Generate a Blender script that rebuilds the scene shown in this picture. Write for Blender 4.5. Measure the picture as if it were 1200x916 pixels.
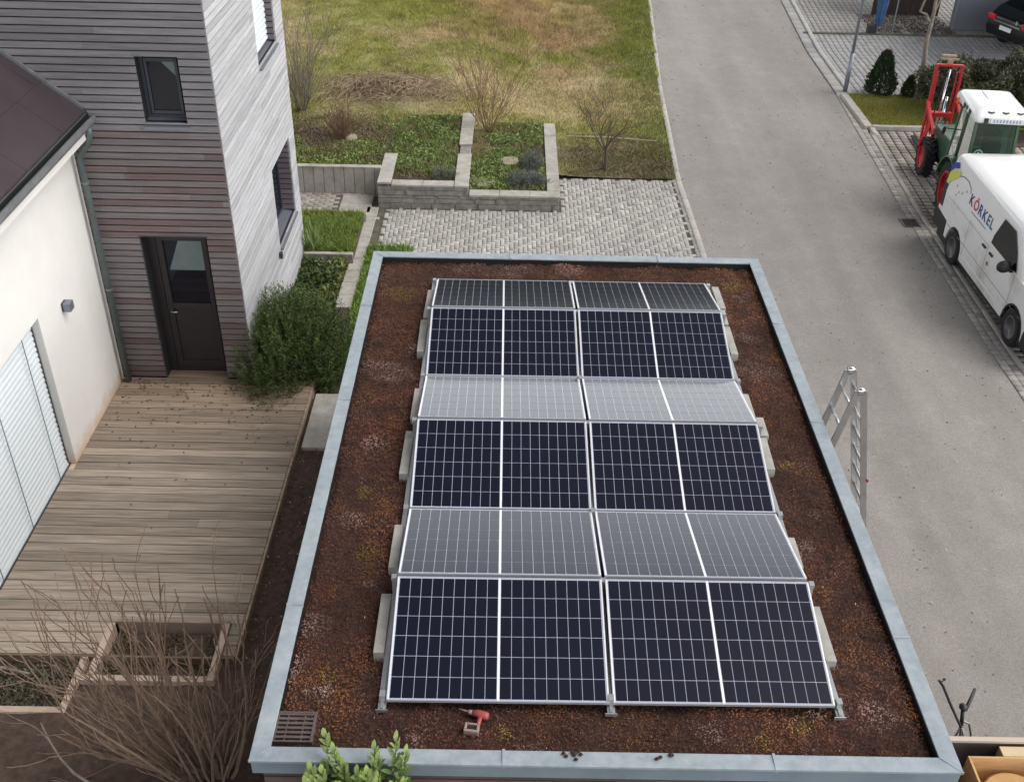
import bpy, math, random
import numpy as np
from mathutils import Vector, Matrix
random.seed(7); rng = np.random.default_rng(7)
scene = bpy.context.scene
for o in list(bpy.data.objects): bpy.data.objects.remove(o)
COL = scene.collection
R = math.radians

# ------------------------------------------------------------------ camera, light, exposure
cam = bpy.data.cameras.new('camera'); camo = bpy.data.objects.new('camera', cam); COL.objects.link(camo)
cam.sensor_width = 36.0; cam.lens = 37.42; cam.clip_start = 0.1; cam.clip_end = 2000
yaw, pitch, roll = 0.0079, 0.6003, 0.0234
fw = Vector((math.sin(yaw)*math.cos(pitch), math.cos(yaw)*math.cos(pitch), -math.sin(pitch)))
rt = Vector((math.cos(yaw), -math.sin(yaw), 0)); up = rt.cross(fw)
rt2 = math.cos(roll)*rt + math.sin(roll)*up; up2 = -math.sin(roll)*rt + math.cos(roll)*up
M = Matrix.Identity(4)
for i in range(3): M[i][0] = rt2[i]; M[i][1] = up2[i]; M[i][2] = -fw[i]
M[0][3], M[1][3], M[2][3] = 0.8701, -5.4223, 6.7394
camo.matrix_world = M; scene.camera = camo
scene.render.resolution_x = 1024; scene.render.resolution_y = 781

SUN_EL, SUN_AZ = R(56), R(92)          # azimuth clockwise from +Y
w = bpy.data.worlds.new('World'); scene.world = w; w.use_nodes = True
nt = w.node_tree; bg = nt.nodes['Background']
sky = nt.nodes.new('ShaderNodeTexSky'); sky.sky_type = 'NISHITA'; sky.sun_disc = False
sky.sun_elevation = SUN_EL; sky.sun_rotation = SUN_AZ; sky.dust_density = 6; sky.air_density = 1.0; sky.ozone_density = 1
hs = nt.nodes.new('ShaderNodeHueSaturation'); hs.inputs['Saturation'].default_value = 0.22
nt.links.new(sky.outputs[0], hs.inputs['Color']); wtc = nt.nodes.new('ShaderNodeTexCoord'); wsp = nt.nodes.new('ShaderNodeSeparateXYZ'); nt.links.new(wtc.outputs['Generated'], wsp.inputs[0])
wmr = nt.nodes.new('ShaderNodeMapRange'); wmr.interpolation_type = 'SMOOTHSTEP'; wmr.inputs[1].default_value = 0.0; wmr.inputs[2].default_value = .55; wmr.inputs[3].default_value = 7.0; wmr.inputs[4].default_value = .42
nt.links.new(wsp.outputs[2], wmr.inputs[0]); wmx = nt.nodes.new('ShaderNodeVectorMath'); wmx.operation = 'SCALE'   # pale overcast horizon, darker zenith
nt.links.new(hs.outputs[0], wmx.inputs[0]); nt.links.new(wmr.outputs[0], wmx.inputs['Scale']); nt.links.new(wmx.outputs[0], bg.inputs[0]); bg.inputs[1].default_value = 0.15
sl = bpy.data.lights.new('sun', 'SUN'); sl.energy = 1.5; sl.angle = R(36); sl.color = (1, .97, .92)
so = bpy.data.objects.new('sun', sl); COL.objects.link(so)
sd = Vector((math.cos(SUN_EL)*math.sin(SUN_AZ), math.cos(SUN_EL)*math.cos(SUN_AZ), math.sin(SUN_EL)))
so.rotation_euler = sd.to_track_quat('Z', 'Y').to_euler(); so.location = (20, 20, 30)
scene.view_settings.view_transform = 'Standard'; scene.view_settings.look = 'None'
scene.view_settings.gamma = 1; scene.view_settings.use_curve_mapping = False
scene.view_settings.exposure = 0.22

# ------------------------------------------------------------------ helpers
def vnoise(x, y, s, seed=0):
    x = np.asarray(x, float)/s; y = np.asarray(y, float)/s
    xi = np.floor(x); yi = np.floor(y); fx = x-xi; fy = y-yi
    fx = fx*fx*(3-2*fx); fy = fy*fy*(3-2*fy)
    def h(a, b): 
        v = np.sin(a*127.1+b*311.7+seed*74.7)*43758.5453
        return v-np.floor(v)
    return (h(xi,yi)*(1-fx)+h(xi+1,yi)*fx)*(1-fy)+(h(xi,yi+1)*(1-fx)+h(xi+1,yi+1)*fx)*fy
def fbm(x, y, s, seed=0, o=4):
    t = 0; a = .5
    for i in range(o): t = t+a*vnoise(x, y, s, seed+i*3); s = s/2.1; a *= .5
    return t/0.94
def srgb(r, g, b):
    return tuple(((c/255)/12.92 if c/255 <= .04045 else ((c/255+.055)/1.055)**2.4) for c in (r, g, b))

def mat(name, col, rough=.8, metal=0, var=None, vscale=4, stretch=(1,1,1), bump=0, bscale=60, attr=False, spec=.5,
        coat=0, dirt=None, dscale=1.5, damt=.5, vdetail=6, emit=None, trans=0, alpha=1, fine=0, fscale=140):
    m = bpy.data.materials.new(name); m.use_nodes = True; t = m.node_tree; n = t.nodes; L = t.links
    p = n['Principled BSDF']; p.inputs['Roughness'].default_value = rough; p.inputs['Metallic'].default_value = metal
    p.inputs['Specular IOR Level'].default_value = spec; p.inputs['Coat Weight'].default_value = coat; p.inputs['Coat Roughness'].default_value = .06
    p.inputs['Transmission Weight'].default_value = trans
    tc = n.new('ShaderNodeTexCoord'); mp = n.new('ShaderNodeMapping'); mp.inputs['Scale'].default_value = stretch
    L.new(tc.outputs['Object'], mp.inputs[0])
    cur = None
    rgb = n.new('ShaderNodeRGB'); rgb.outputs[0].default_value = (*col, 1); cur = rgb.outputs[0]
    if attr:
        at = n.new('ShaderNodeAttribute'); at.attribute_name = 'Col'; cur = at.outputs['Color']
    if var is not None:
        nz = n.new('ShaderNodeTexNoise'); nz.inputs['Scale'].default_value = vscale; nz.inputs['Detail'].default_value = vdetail; nz.inputs['Roughness'].default_value = .65
        L.new(mp.outputs[0], nz.inputs['Vector'])
        cr = n.new('ShaderNodeValToRGB'); cr.color_ramp.elements[0].position = .3; cr.color_ramp.elements[1].position = .7
        if attr:
            cr.color_ramp.elements[0].color = (*[1-v for v in (var if isinstance(var, tuple) else (var,)*3)], 1); cr.color_ramp.elements[1].color = (*[1+v for v in (var if isinstance(var, tuple) else (var,)*3)], 1)
            mx = n.new('ShaderNodeMix'); mx.data_type = 'RGBA'; mx.blend_type = 'MULTIPLY'; mx.inputs[0].default_value = 1
            L.new(nz.outputs[0], cr.inputs[0]); L.new(cur, mx.inputs[6]); L.new(cr.outputs[0], mx.inputs[7]); cur = mx.outputs[2]
        else:
            cr.color_ramp.elements[0].color = (*var, 1); cr.color_ramp.elements[1].color = (*col, 1)
            L.new(nz.outputs[0], cr.inputs[0]); cur = cr.outputs[0]
    if dirt is not None:
        nz = n.new('ShaderNodeTexNoise'); nz.inputs['Scale'].default_value = dscale; nz.inputs['Detail'].default_value = 8; nz.inputs['Roughness'].default_value = .7
        L.new(tc.outputs['Object'], nz.inputs['Vector'])
        mr = n.new('ShaderNodeMapRange'); mr.inputs[1].default_value = .5; mr.inputs[2].default_value = .72; mr.inputs[4].default_value = damt
        mx = n.new('ShaderNodeMix'); mx.data_type = 'RGBA'; L.new(nz.outputs[0], mr.inputs[0]); L.new(mr.outputs[0], mx.inputs[0])
        L.new(cur, mx.inputs[6]); mx.inputs[7].default_value = (*dirt, 1); cur = mx.outputs[2]
    if fine:
        nf = n.new('ShaderNodeTexNoise'); nf.inputs['Scale'].default_value = fscale; nf.inputs['Detail'].default_value = 3; L.new(tc.outputs['Object'], nf.inputs['Vector'])
        mf = n.new('ShaderNodeMapRange'); mf.inputs[1].default_value = .3; mf.inputs[2].default_value = .7; mf.inputs[3].default_value = 1-fine; mf.inputs[4].default_value = 1+fine
        vm = n.new('ShaderNodeVectorMath'); vm.operation = 'SCALE'; L.new(nf.outputs[0], mf.inputs[0]); L.new(cur, vm.inputs[0]); L.new(mf.outputs[0], vm.inputs['Scale']); cur = vm.outputs[0]
    L.new(cur, p.inputs['Base Color'])
    if bump:
        nb = n.new('ShaderNodeTexNoise'); nb.inputs['Scale'].default_value = bscale; nb.inputs['Detail'].default_value = 4
        L.new(mp.outputs[0], nb.inputs['Vector'])
        b = n.new('ShaderNodeBump'); b.inputs['Strength'].default_value = bump; b.inputs['Distance'].default_value = .01
        L.new(nb.outputs[0], b.inputs['Height']); L.new(b.outputs[0], p.inputs['Normal'])
    return m

def slats(mb, xc, y0, y1, z0, z1, pitch):
    z = z0
    while z < z1:
        pr = [(-.024,.034),(-.006,.022),(.008,.0),(.012,-.034),(.008,-.034),(.004,0),(-.009,.019),(-.026,.031)]
        mb.prism([(xc+a, z+b) for a, b in pr], y0, y1, 'y'); z += pitch
class MB:
    def __init__(s): s.v = []; s.f = []; s.m = []; s.c = []; s.k = None
    def add(s, vs, fs, mi=0, col=None):
        o = len(s.v); s.v += [tuple(a) for a in vs]
        for f in fs: s.f.append(tuple(i+o for i in f)); s.m.append(mi); s.c.append(col)
        return s
    def builds(s, name, mats, parent=None, **k):
        out = []
        comp = list(range(len(s.v)))
        def fd(i):
            while comp[i] != i: comp[i] = comp[comp[i]]; i = comp[i]
            return i
        for f in s.f:
            for j in f[1:]: comp[fd(j)] = fd(f[0])
        gr = {}
        for fi, f in enumerate(s.f): gr.setdefault(fd(f[0]), []).append(fi)
        for fis in gr.values():
            q = MB(); ids = sorted({i for fi in fis for i in s.f[fi]}); mp_ = {i: k_ for k_, i in enumerate(ids)}
            q.v = [s.v[i] for i in ids]; q.f = [tuple(mp_[i] for i in s.f[fi]) for fi in fis]; q.m = [s.m[fi] for fi in fis]; q.c = [s.c[fi] for fi in fis]
            out.append(q.build(name, mats, parent, **k))
        return out
    def box(s, x0, x1, y0, y1, z0, z1, mi=0, col=None):
        return s.add([(x0,y0,z0),(x1,y0,z0),(x1,y1,z0),(x0,y1,z0),(x0,y0,z1),(x1,y0,z1),(x1,y1,z1),(x0,y1,z1)],
              [(0,3,2,1),(4,5,6,7),(0,1,5,4),(1,2,6,5),(2,3,7,6),(3,0,4,7)], mi, col)
    def obox(s, p0, p1, w, h, mi=0, upv=(0,0,1), col=None):
        p0 = Vector(p0); p1 = Vector(p1); d = (p1-p0).normalized(); u = Vector(upv)
        a = d.cross(u)
        if a.length < 1e-4: a = d.cross(Vector((1,0,0)))
        a.normalize(); b = a.cross(d); a *= w/2; b *= h/2
        vs = [p+q for p in (p0, p1) for q in (-a-b, a-b, a+b, -a+b)]
        return s.add(vs, [(0,1,2,3),(7,6,5,4),(0,4,5,1),(1,5,6,2),(2,6,7,3),(3,7,4,0)], mi, col)
    def tube(s, pts, rad, n=8, mi=0, cap=True, col=None):
        pts = [Vector(p) for p in pts]; k = len(pts)
        if not hasattr(rad, '__len__'): rad = [rad]*k
        vs = []; fs = []
        prev = None
        for i, p in enumerate(pts):
            d = (pts[min(i+1,k-1)]-pts[max(i-1,0)]).normalized()
            if prev is None:
                a = d.cross(Vector((0,0,1)))
                if a.length < .05: a = d.cross(Vector((1,0,0)))
            else: a = prev-d*prev.dot(d)
            a.normalize(); prev = a; b = d.cross(a)
            for j in range(n):
                t = 2*math.pi*j/n; vs.append(p+(a*math.cos(t)+b*math.sin(t))*rad[i])
        for i in range(k-1):
            for j in range(n): fs.append((i*n+j, i*n+(j+1)%n, (i+1)*n+(j+1)%n, (i+1)*n+j))
        if cap: fs.append(tuple(range(n-1,-1,-1))); fs.append(tuple(range((k-1)*n, k*n)))
        return s.add(vs, fs, mi, col)
    def cyl(s, p0, p1, r0, r1=None, n=16, mi=0): return s.tube([p0,p1],[r0, r0 if r1 is None else r1], n, mi)
    def lathe(s, prof, axis_o, ax, n=24, mi=0, cap=True):     # prof: list of (radius, along); ax 'x','y','z'
        vs = []; fs = []
        for r_, a in prof:
            for j in range(n):
                t = 2*math.pi*j/n; c, q = r_*math.cos(t), r_*math.sin(t)
                v = {'x':(a,c,q),'y':(c,a,q),'z':(c,q,a)}[ax]; vs.append((v[0]+axis_o[0], v[1]+axis_o[1], v[2]+axis_o[2]))
        for i in range(len(prof)-1):
            for j in range(n): fs.append((i*n+j, i*n+(j+1)%n, (i+1)*n+(j+1)%n, (i+1)*n+j))
        if cap: fs.append(tuple(range(n))); fs.append(tuple(range((len(prof)-1)*n, len(prof)*n)))
        return s.add(vs, fs, mi)
    def prism(s, poly, a0, a1, ax='x', mi=0):       # poly 2D in remaining axes
        n = len(poly)
        def P(u, v, a): return {'x':(a,u,v),'y':(u,a,v),'z':(u,v,a)}[ax]
        vs = [P(u,v,a0) for u,v in poly]+[P(u,v,a1) for u,v in poly]
        fs = [tuple(range(n)), tuple(range(2*n-1,n-1,-1))]+[(i,i+n,(i+1)%n+n,(i+1)%n) for i in range(n)]
        return s.add(vs, fs, mi)
    def ball(s, c, r, n=10, mi=0):
        if not hasattr(r, '__len__'): r = (r,r,r)
        vs = []; fs = []; m = n//2+1
        for i in range(m+1):
            ph = math.pi*i/m
            for j in range(n):
                t = 2*math.pi*j/n; vs.append((c[0]+r[0]*math.sin(ph)*math.cos(t), c[1]+r[1]*math.sin(ph)*math.sin(t), c[2]+r[2]*math.cos(ph)))
        for i in range(m):
            for j in range(n): fs.append((i*n+j,(i+1)*n+j,(i+1)*n+(j+1)%n,i*n+(j+1)%n))
        return s.add(vs, fs, mi)
    def build(s, name, mats, parent=None, smooth=False, bevel=0, world=True, seg=2):
        me = bpy.data.meshes.new(name); me.from_pydata(s.v, [], s.f)
        if not isinstance(mats, (list, tuple)): mats = [mats]
        for m_ in mats: me.materials.append(m_)
        me.polygons.foreach_set('material_index', s.m)
        if any(c is not None for c in s.c):
            at = me.color_attributes.new('Col', 'FLOAT_COLOR', 'CORNER'); arr = []
            for f, c in zip(s.f, s.c): arr += [(*(c or (1,1,1)), 1)]*len(f)
            at.data.foreach_set('color', np.array(arr, dtype=np.float32).ravel())
        import bmesh as bm_
        b = bm_.new(); b.from_mesh(me); bm_.ops.recalc_face_normals(b, faces=b.faces); b.to_mesh(me); b.free()
        return link(name, me, parent, smooth, bevel, world, seg)
WM = {}
def link(name, me, parent=None, smooth=False, bevel=0, world=True, seg=2):
    if smooth: me.polygons.foreach_set('use_smooth', [True]*len(me.polygons))
    o = bpy.data.objects.new(name, me); COL.objects.link(o); WM[o.name] = Matrix.Identity(4)
    if parent is not None:
        o.parent = parent
        pw = WM[parent.name]
        if world: o.matrix_parent_inverse = pw.inverted()
        else: WM[o.name] = pw.copy()
    if bevel:
        bv = o.modifiers.new('bevel', 'BEVEL'); bv.width = bevel; bv.segments = seg; bv.limit_method = 'ANGLE'; bv.angle_limit = R(35)
        if not smooth: 
            me.polygons.foreach_set('use_smooth', [True]*len(me.polygons)); bv.harden_normals = True
    return o
def tag(o, label=None, cat=None, group=None, kind=None):
    if label: o['label'] = label
    if cat: o['category'] = cat
    if group: o['group'] = group
    if kind: o['kind'] = kind
    return o
def thing(name, label, cat, loc=(0,0,0), rz=0, group=None):
    o = bpy.data.objects.new(name, None); COL.objects.link(o); o.location = loc; o.rotation_euler = (0,0,rz); o.empty_display_size = .1
    WM[o.name] = Matrix.Translation(Vector(loc)) @ Matrix.Rotation(rz, 4, 'Z')
    return tag(o, label, cat, group)
def children(o): return [c for c in bpy.data.objects if c.parent == o]
def dup(root, loc=None, rot=None, label=None):
    c = root.copy(); COL.objects.link(c)
    if loc is not None: c.location = loc
    if rot is not None: c.rotation_euler = rot
    if label: c['label'] = label
    for ch in children(root):
        d = ch.copy(); COL.objects.link(d); d.parent = c
        for g in children(ch):
            e = g.copy(); COL.objects.link(e); e.parent = d
    return c
def npmesh(name, V, F, mats, cols=None, smooth=False, parent=None, nv=None):
    """V (n,3), F (m,k) same-size polys, cols (n,3) per vertex"""
    me = bpy.data.meshes.new(name); V = np.asarray(V, np.float32); F = np.asarray(F, np.int32); m, k = F.shape
    me.vertices.add(len(V)); me.vertices.foreach_set('co', V.ravel())
    me.loops.add(m*k); me.loops.foreach_set('vertex_index', F.ravel())
    me.polygons.add(m); me.polygons.foreach_set('loop_start', np.arange(0, m*k, k, dtype=np.int32))
    try: me.polygons.foreach_set('loop_total', np.full(m, k, dtype=np.int32))
    except Exception: pass
    for m_ in (mats if isinstance(mats, (list, tuple)) else [mats]): me.materials.append(m_)
    if cols is not None:
        at = me.color_attributes.new('Col', 'FLOAT_COLOR', 'POINT')
        c4 = np.ones((len(V), 4), np.float32); c4[:, :3] = cols; at.data.foreach_set('color', c4.ravel())
    me.update(calc_edges=True); me.validate()
    return link(name, me, parent, smooth)
def grid(name, x0, x1, y0, y1, nx, ny, zf, mats, colf=None, smooth=True, keep=None):
    X, Y = np.meshgrid(np.linspace(x0,x1,nx+1), np.linspace(y0,y1,ny+1)); Z = zf(X, Y)
    V = np.stack([X.ravel(), Y.ravel(), Z.ravel()], 1)
    i = np.arange(nx*ny); r_ = i//nx; c_ = i%nx; a = r_*(nx+1)+c_
    F = np.stack([a, a+1, a+nx+2, a+nx+1], 1)
    if keep is not None:
        cx = V[F,0].mean(1); cy = V[F,1].mean(1); F = F[keep(cx, cy)]
    cols = None if colf is None else colf(V[:,0], V[:,1])
    return npmesh(name, V, F, mats, cols, smooth)
def blades(name, P, h, wd, cols, m, lean=.5, parent=None, droop=0):
    n = len(P); th = rng.uniform(0, 2*np.pi, n); h = np.broadcast_to(h, n)*rng.uniform(.6, 1.3, n)
    a = np.stack([np.cos(th), np.sin(th), np.zeros(n)], 1)*(np.broadcast_to(wd, n)[:,None]/2)
    ph = rng.uniform(0, 2*np.pi, n); ln = rng.uniform(0, lean, n)
    t = np.stack([np.cos(ph)*ln, np.sin(ph)*ln, np.ones(n)], 1)*h[:,None]
    V = np.stack([P-a, P+a, P+t], 1).reshape(-1, 3); F = np.arange(3*n).reshape(-1, 3)
    c = np.repeat(cols*rng.uniform(.7, 1.3, (n,1)), 3, 0)
    return npmesh(name, V, F, m, c, parent=parent)
def leafquads(P, D, ln, wd, rs=None):
    """elongated leaf quads at P along unit dirs D"""
    n = len(P); r_ = rng.normal(size=(n,3)); s = np.cross(D, r_); s /= np.linalg.norm(s, axis=1, keepdims=True)+1e-9
    ln = np.broadcast_to(ln, n)[:,None]; wd = np.broadcast_to(wd, n)[:,None]
    return np.stack([P, P+D*ln*.5+s*wd*.5, P+D*ln, P+D*ln*.5-s*wd*.5], 1).reshape(-1,3), np.arange(4*n).reshape(-1,4)
def unit(v): return v/(np.linalg.norm(v, axis=-1, keepdims=True)+1e-9)
def blocks(name, cx, cy, wx, wy, z0, z1, cols, m, ang=None, ch=.004, jit=.002):
    """pavers as low chamfered blocks: arrays of centre/size"""
    n = len(cx); zt = z1+rng.uniform(-jit, jit, n); s = []
    for (ix, iy) in ((-1,-1),(1,-1),(1,1),(-1,1)): s.append(np.stack([ix*wx/2, iy*wy/2, np.full(n, z0)], 1))
    for (ix, iy) in ((-1,-1),(1,-1),(1,1),(-1,1)): s.append(np.stack([ix*(wx/2), iy*(wy/2), zt-ch], 1))
    for (ix, iy) in ((-1,-1),(1,-1),(1,1),(-1,1)): s.append(np.stack([ix*(wx/2-ch), iy*(wy/2-ch), zt], 1))
    V = np.stack(s, 1)
    if ang is not None:
        c_, s_ = np.cos(ang), np.sin(ang); c_ = np.broadcast_to(c_, n)[:,None]; s_ = np.broadcast_to(s_, n)[:,None]
        V = np.stack([V[...,0]*c_-V[...,1]*s_, V[...,0]*s_+V[...,1]*c_, V[...,2]], 2)
    V[...,0] += cx[:,None]; V[...,1] += cy[:,None]
    f = np.array([(8,9,10,11),(4,5,9,8),(5,6,10,9),(6,7,11,10),(7,4,8,11),(0,1,5,4),(1,2,6,5),(2,3,7,6),(3,0,4,7)])
    F = (f[None]+12*np.arange(n)[:,None,None]).reshape(-1,4)
    return npmesh(name, V.reshape(-1,3), F, m, np.repeat(cols, 12, 0))
def inpoly(x, y, P):
    x = np.asarray(x); y = np.asarray(y); r_ = np.zeros(x.shape, bool); j = len(P)-1
    for i in range(len(P)):
        xi, yi = P[i]; xj, yj = P[j]
        c = ((yi > y) != (yj > y)) & (x < (xj-xi)*(y-yi)/(yj-yi+1e-12)+xi); r_ ^= c; j = i
    return r_
def branch(mb, p, d, L, r0, depth, n=5, bend=.25, split=(2,4), upb=.15, mi=0, minr=.0015, shrink=.62, seg=5, spread=.7):
    p = Vector(p); d = Vector(d).normalized(); pts = [p.copy()]; rad = [r0]; dirs = [d.copy()]
    for i in range(seg):
        d = (d+Vector((random.gauss(0,bend), random.gauss(0,bend), random.gauss(0,bend)))*.5+Vector((0,0,upb))*.3).normalized()
        p = p+d*L/seg; pts.append(p.copy()); rad.append(max(minr, r0*(1-.65*(i+1)/seg))); dirs.append(d.copy())
    mb.tube(pts, rad, n, mi, cap=False)
    if depth > 0:
        for k in range(random.randint(*split)):
            i = random.randint(1, seg); q = dirs[i]
            a = Vector((random.gauss(0,1), random.gauss(0,1), random.gauss(0,1))); a = (a-q*a.dot(q)).normalized()
            branch(mb, pts[i], q+a*spread*random.uniform(.5,1.2), L*shrink*random.uniform(.7,1.15), max(minr, rad[i]*.65), depth-1, max(3,n-1), bend, split, upb, mi, minr, shrink, seg, spread)
def rects(u0, u1, v0, v1, holes):
    us = sorted({u0,u1,*[min(max(h[i],u0),u1) for h in holes for i in (0,1)]}); vs = sorted({v0,v1,*[min(max(h[i],v0),v1) for h in holes for i in (2,3)]}); out = []
    for j in range(len(vs)-1):
        row = []
        for i in range(len(us)-1):
            cu, cv = (us[i]+us[i+1])/2, (vs[j]+vs[j+1])/2
            if any(h[0] < cu < h[1] and h[2] < cv < h[3] for h in holes): continue
            if row and abs(row[-1][1]-us[i]) < 1e-9: row[-1] = (row[-1][0], us[i+1])
            else: row.append((us[i], us[i+1]))
        out += [(a, b, vs[j], vs[j+1]) for a, b in row]
    return out

# ------------------------------------------------------------------ materials
m_zinc = mat('zinc', srgb(164,174,180), .5, .15, var=srgb(142,154,162), vscale=3.5, dirt=srgb(184,190,193), dscale=5, damt=.6, fine=.06, fscale=14, bump=.35, bscale=4)
m_zincd = mat('zinc_fascia', srgb(138,152,162), .5, .15, var=srgb(118,132,144), vscale=2)
m_black = mat('black_membrane', (.012,.012,.013), .7)
m_frame = mat('module_frame', (.82,.82,.84), .35, .3)
m_frame_l = mat('module_frame_edge', (.42,.43,.46), .4, .3)
m_back = mat('module_backsheet', srgb(182,186,206), .10, 0, bump=.05, bscale=1.5)
m_busb = mat('module_white_strip', (.85,.85,.87), .10, 0)
m_cell = mat('solar_cell', srgb(7,11,36), .08, 0, var=srgb(6,9,27), vscale=2, bump=.05, bscale=1.5)
for m__ in (m_back, m_busb, m_cell): m__.node_tree.nodes['Principled BSDF'].inputs['IOR'].default_value = 1.55
m_alu = mat('aluminium', (.62,.63,.64), .35, .8, var=(.5,.51,.52), vscale=8)
m_conc = mat('concrete_block', srgb(178,176,170), .9, var=srgb(150,148,142), vscale=9, bump=.3, bscale=70)
m_concw = mat('weathered_concrete', srgb(186,182,174), .9, var=srgb(156,152,144), vscale=5, dirt=srgb(120,116,104), dscale=3, damt=.6, bump=.3, bscale=60)
m_grate = mat('grate_metal', srgb(120,108,106), .5, .4, var=srgb(96,84,82), vscale=12)
m_subst = mat('roof_substrate', srgb(74,48,38), .95, var=srgb(46,28,22), vscale=14, bump=.8, bscale=50)
m_sedum = mat('sedum_leaves', (.1,.05,.03), .8, attr=True)
m_grass = mat('grass_blades', (.1,.12,.04), .8, attr=True, spec=.2)
m_leaf = mat('leaf_attr', (.05,.08,.03), .6, attr=True, spec=.35)
m_asph = mat('asphalt', (.305,.284,.266), .92, var=(.27,.25,.235), vscale=.9, dirt=(.38,.36,.335), dscale=2.2, damt=.4, bump=.45, bscale=170, spec=.3, fine=.2, fscale=58)
m_asph2 = m_asph.node_tree; _p = m_asph2.nodes['Principled BSDF']; _c = _p.inputs['Base Color'].links[0].from_socket
_t = m_asph2.nodes.new('ShaderNodeTexCoord'); _m = m_asph2.nodes.new('ShaderNodeMapping'); _m.inputs['Scale'].default_value = (1,.12,1); _n = m_asph2.nodes.new('ShaderNodeTexNoise'); _n.inputs['Scale'].default_value = 1.3; _n.inputs['Detail'].default_value = 5
_r = m_asph2.nodes.new('ShaderNodeMapRange'); _r.inputs[1].default_value = .35; _r.inputs[2].default_value = .65; _r.inputs[3].default_value = .9; _r.inputs[4].default_value = 1.09; _v = m_asph2.nodes.new('ShaderNodeVectorMath'); _v.operation = 'SCALE'
m_asph2.links.new(_t.outputs['Object'], _m.inputs[0]); m_asph2.links.new(_m.outputs[0], _n.inputs['Vector']); m_asph2.links.new(_n.outputs[0], _r.inputs[0]); m_asph2.links.new(_c, _v.inputs[0]); m_asph2.links.new(_r.outputs[0], _v.inputs['Scale'])
_n2 = m_asph2.nodes.new('ShaderNodeTexNoise'); _n2.inputs['Scale'].default_value = 3.2; _n2.inputs['Detail'].default_value = 9; _n2.inputs['Roughness'].default_value = .75; m_asph2.links.new(_t.outputs['Object'], _n2.inputs['Vector'])
_r2 = m_asph2.nodes.new('ShaderNodeMapRange'); _r2.inputs[1].default_value = .66; _r2.inputs[2].default_value = .74; _r2.inputs[3].default_value = 1; _r2.inputs[4].default_value = .62; m_asph2.links.new(_n2.outputs[0], _r2.inputs[0])
_v2 = m_asph2.nodes.new('ShaderNodeVectorMath'); _v2.operation = 'SCALE'; m_asph2.links.new(_v.outputs[0], _v2.inputs[0]); m_asph2.links.new(_r2.outputs[0], _v2.inputs['Scale']); m_asph2.links.new(_v2.outputs[0], _p.inputs['Base Color'])
m_paver = mat('pavers', (.3,.29,.27), .9, attr=True, var=.14, vscale=18, bump=.25, bscale=90, spec=.3)
m_joint = mat('paving_joints', srgb(108,103,95), .95, var=srgb(70,70,52), vscale=6, bump=.3)
m_jointg = mat('mossy_joints', srgb(66,62,48), .95, var=srgb(52,58,34), vscale=4, bump=.5)
m_soil = mat('soil', srgb(92,74,64), .95, var=srgb(56,44,38), vscale=10, bump=.9, bscale=40)
m_lawn = mat('lawn_ground', (.1,.1,.04), .95, attr=True, var=.3, vscale=9, bump=.9, bscale=30)
m_far = mat('far_ground', srgb(98,100,70), .95, var=srgb(84,82,62), vscale=.08)
def woodmat(name, attrcol, rough=.8, st=(2,60,60), var=.28, bump=.25):
    m = mat(name, (.3,.25,.2), rough, attr=True, var=var, vscale=1.0, stretch=st, bump=bump, bscale=2.0, spec=.3, vdetail=8); return m
m_deck = woodmat('deck_wood', None, .8, (1.3,28,28), .42, .5)
m_clad = woodmat('dark_cladding_wood', None, .75, (2.2,50,50), .25)
m_clads = woodmat('silver_cladding_wood', None, .8, (50,2.0,50), .22)
m_timb = woodmat('bed_timber', None, .85, (3,3,3), .25)
m_plast = mat('white_render', srgb(220,218,215), .92, var=srgb(211,208,203), vscale=.8, bump=.25, bscale=160, fine=.03, fscale=90)
m_roof = mat('roof_plate', srgb(66,58,62), .42, var=srgb(54,46,50), vscale=1.4, bump=.05, bscale=20, spec=.5)
m_dfr = mat('dark_window_frame', srgb(62,66,74), .4, .1)
m_doorm = mat('door_panel', srgb(46,40,44), .5, var=srgb(36,31,34), vscale=6)
m_glass = mat('window_glass', srgb(18,20,32), .04, 0, spec=.3)
m_curt = mat('interior_curtain', srgb(120,130,130), .8)
m_silv = mat('blind_slats', srgb(205,212,216), .5, .1)
m_sill = mat('metal_sill', srgb(128,132,142), .35, .5)
m_cord = mat('cord', srgb(78,98,96), .7)
m_pipe = mat('downpipe_zinc', srgb(108,120,120), .5, .4, var=srgb(88,100,98), vscale=6)
m_gut = mat('gutter_metal', srgb(150,152,156), .4, .5, var=srgb(120,122,126), vscale=5)
m_stone = mat('sandstone_slab', srgb(172,166,142), .9, var=srgb(140,134,112), vscale=5, bump=.4)
m_bark = mat('bark', srgb(110,92,78), .9, var=srgb(78,64,54), vscale=20, bump=.3)
m_barkp = mat('pale_bark', srgb(150,140,126), .9, var=srgb(96,88,78), vscale=9, bump=.3)
m_barkd = mat('twig_bark', srgb(138,116,99), .9, var=srgb(100,80,68), vscale=14)
m_white = mat('white_paint', (.86,.86,.86), .3, coat=.6)
m_vand = mat('white_paint_dirty', (.84,.84,.84), .3, coat=.5, dirt=srgb(178,168,150), dscale=1.1, damt=.8)
m_vblk = mat('black_plastic', srgb(36,37,40), .55)
m_cglass = mat('car_glass', srgb(16,22,26), .04, spec=.4)
m_tyre = mat('tyre_rubber', srgb(34,32,32), .85, bump=.3)
m_rimg = mat('steel_rim', srgb(112,112,114), .5, .5)
m_red = mat('red_paint', srgb(190,22,40), .4, var=srgb(160,16,32), vscale=6)
m_redr = mat('red_rim', srgb(205,18,36), .5, var=srgb(170,14,26), vscale=8)
m_green = mat('tractor_green', srgb(48,92,62), .4, var=srgb(40,76,52), vscale=3, coat=.3)
m_tgl = mat('tractor_glass', srgb(66,112,90), .03, spec=.4, trans=.85)
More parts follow.
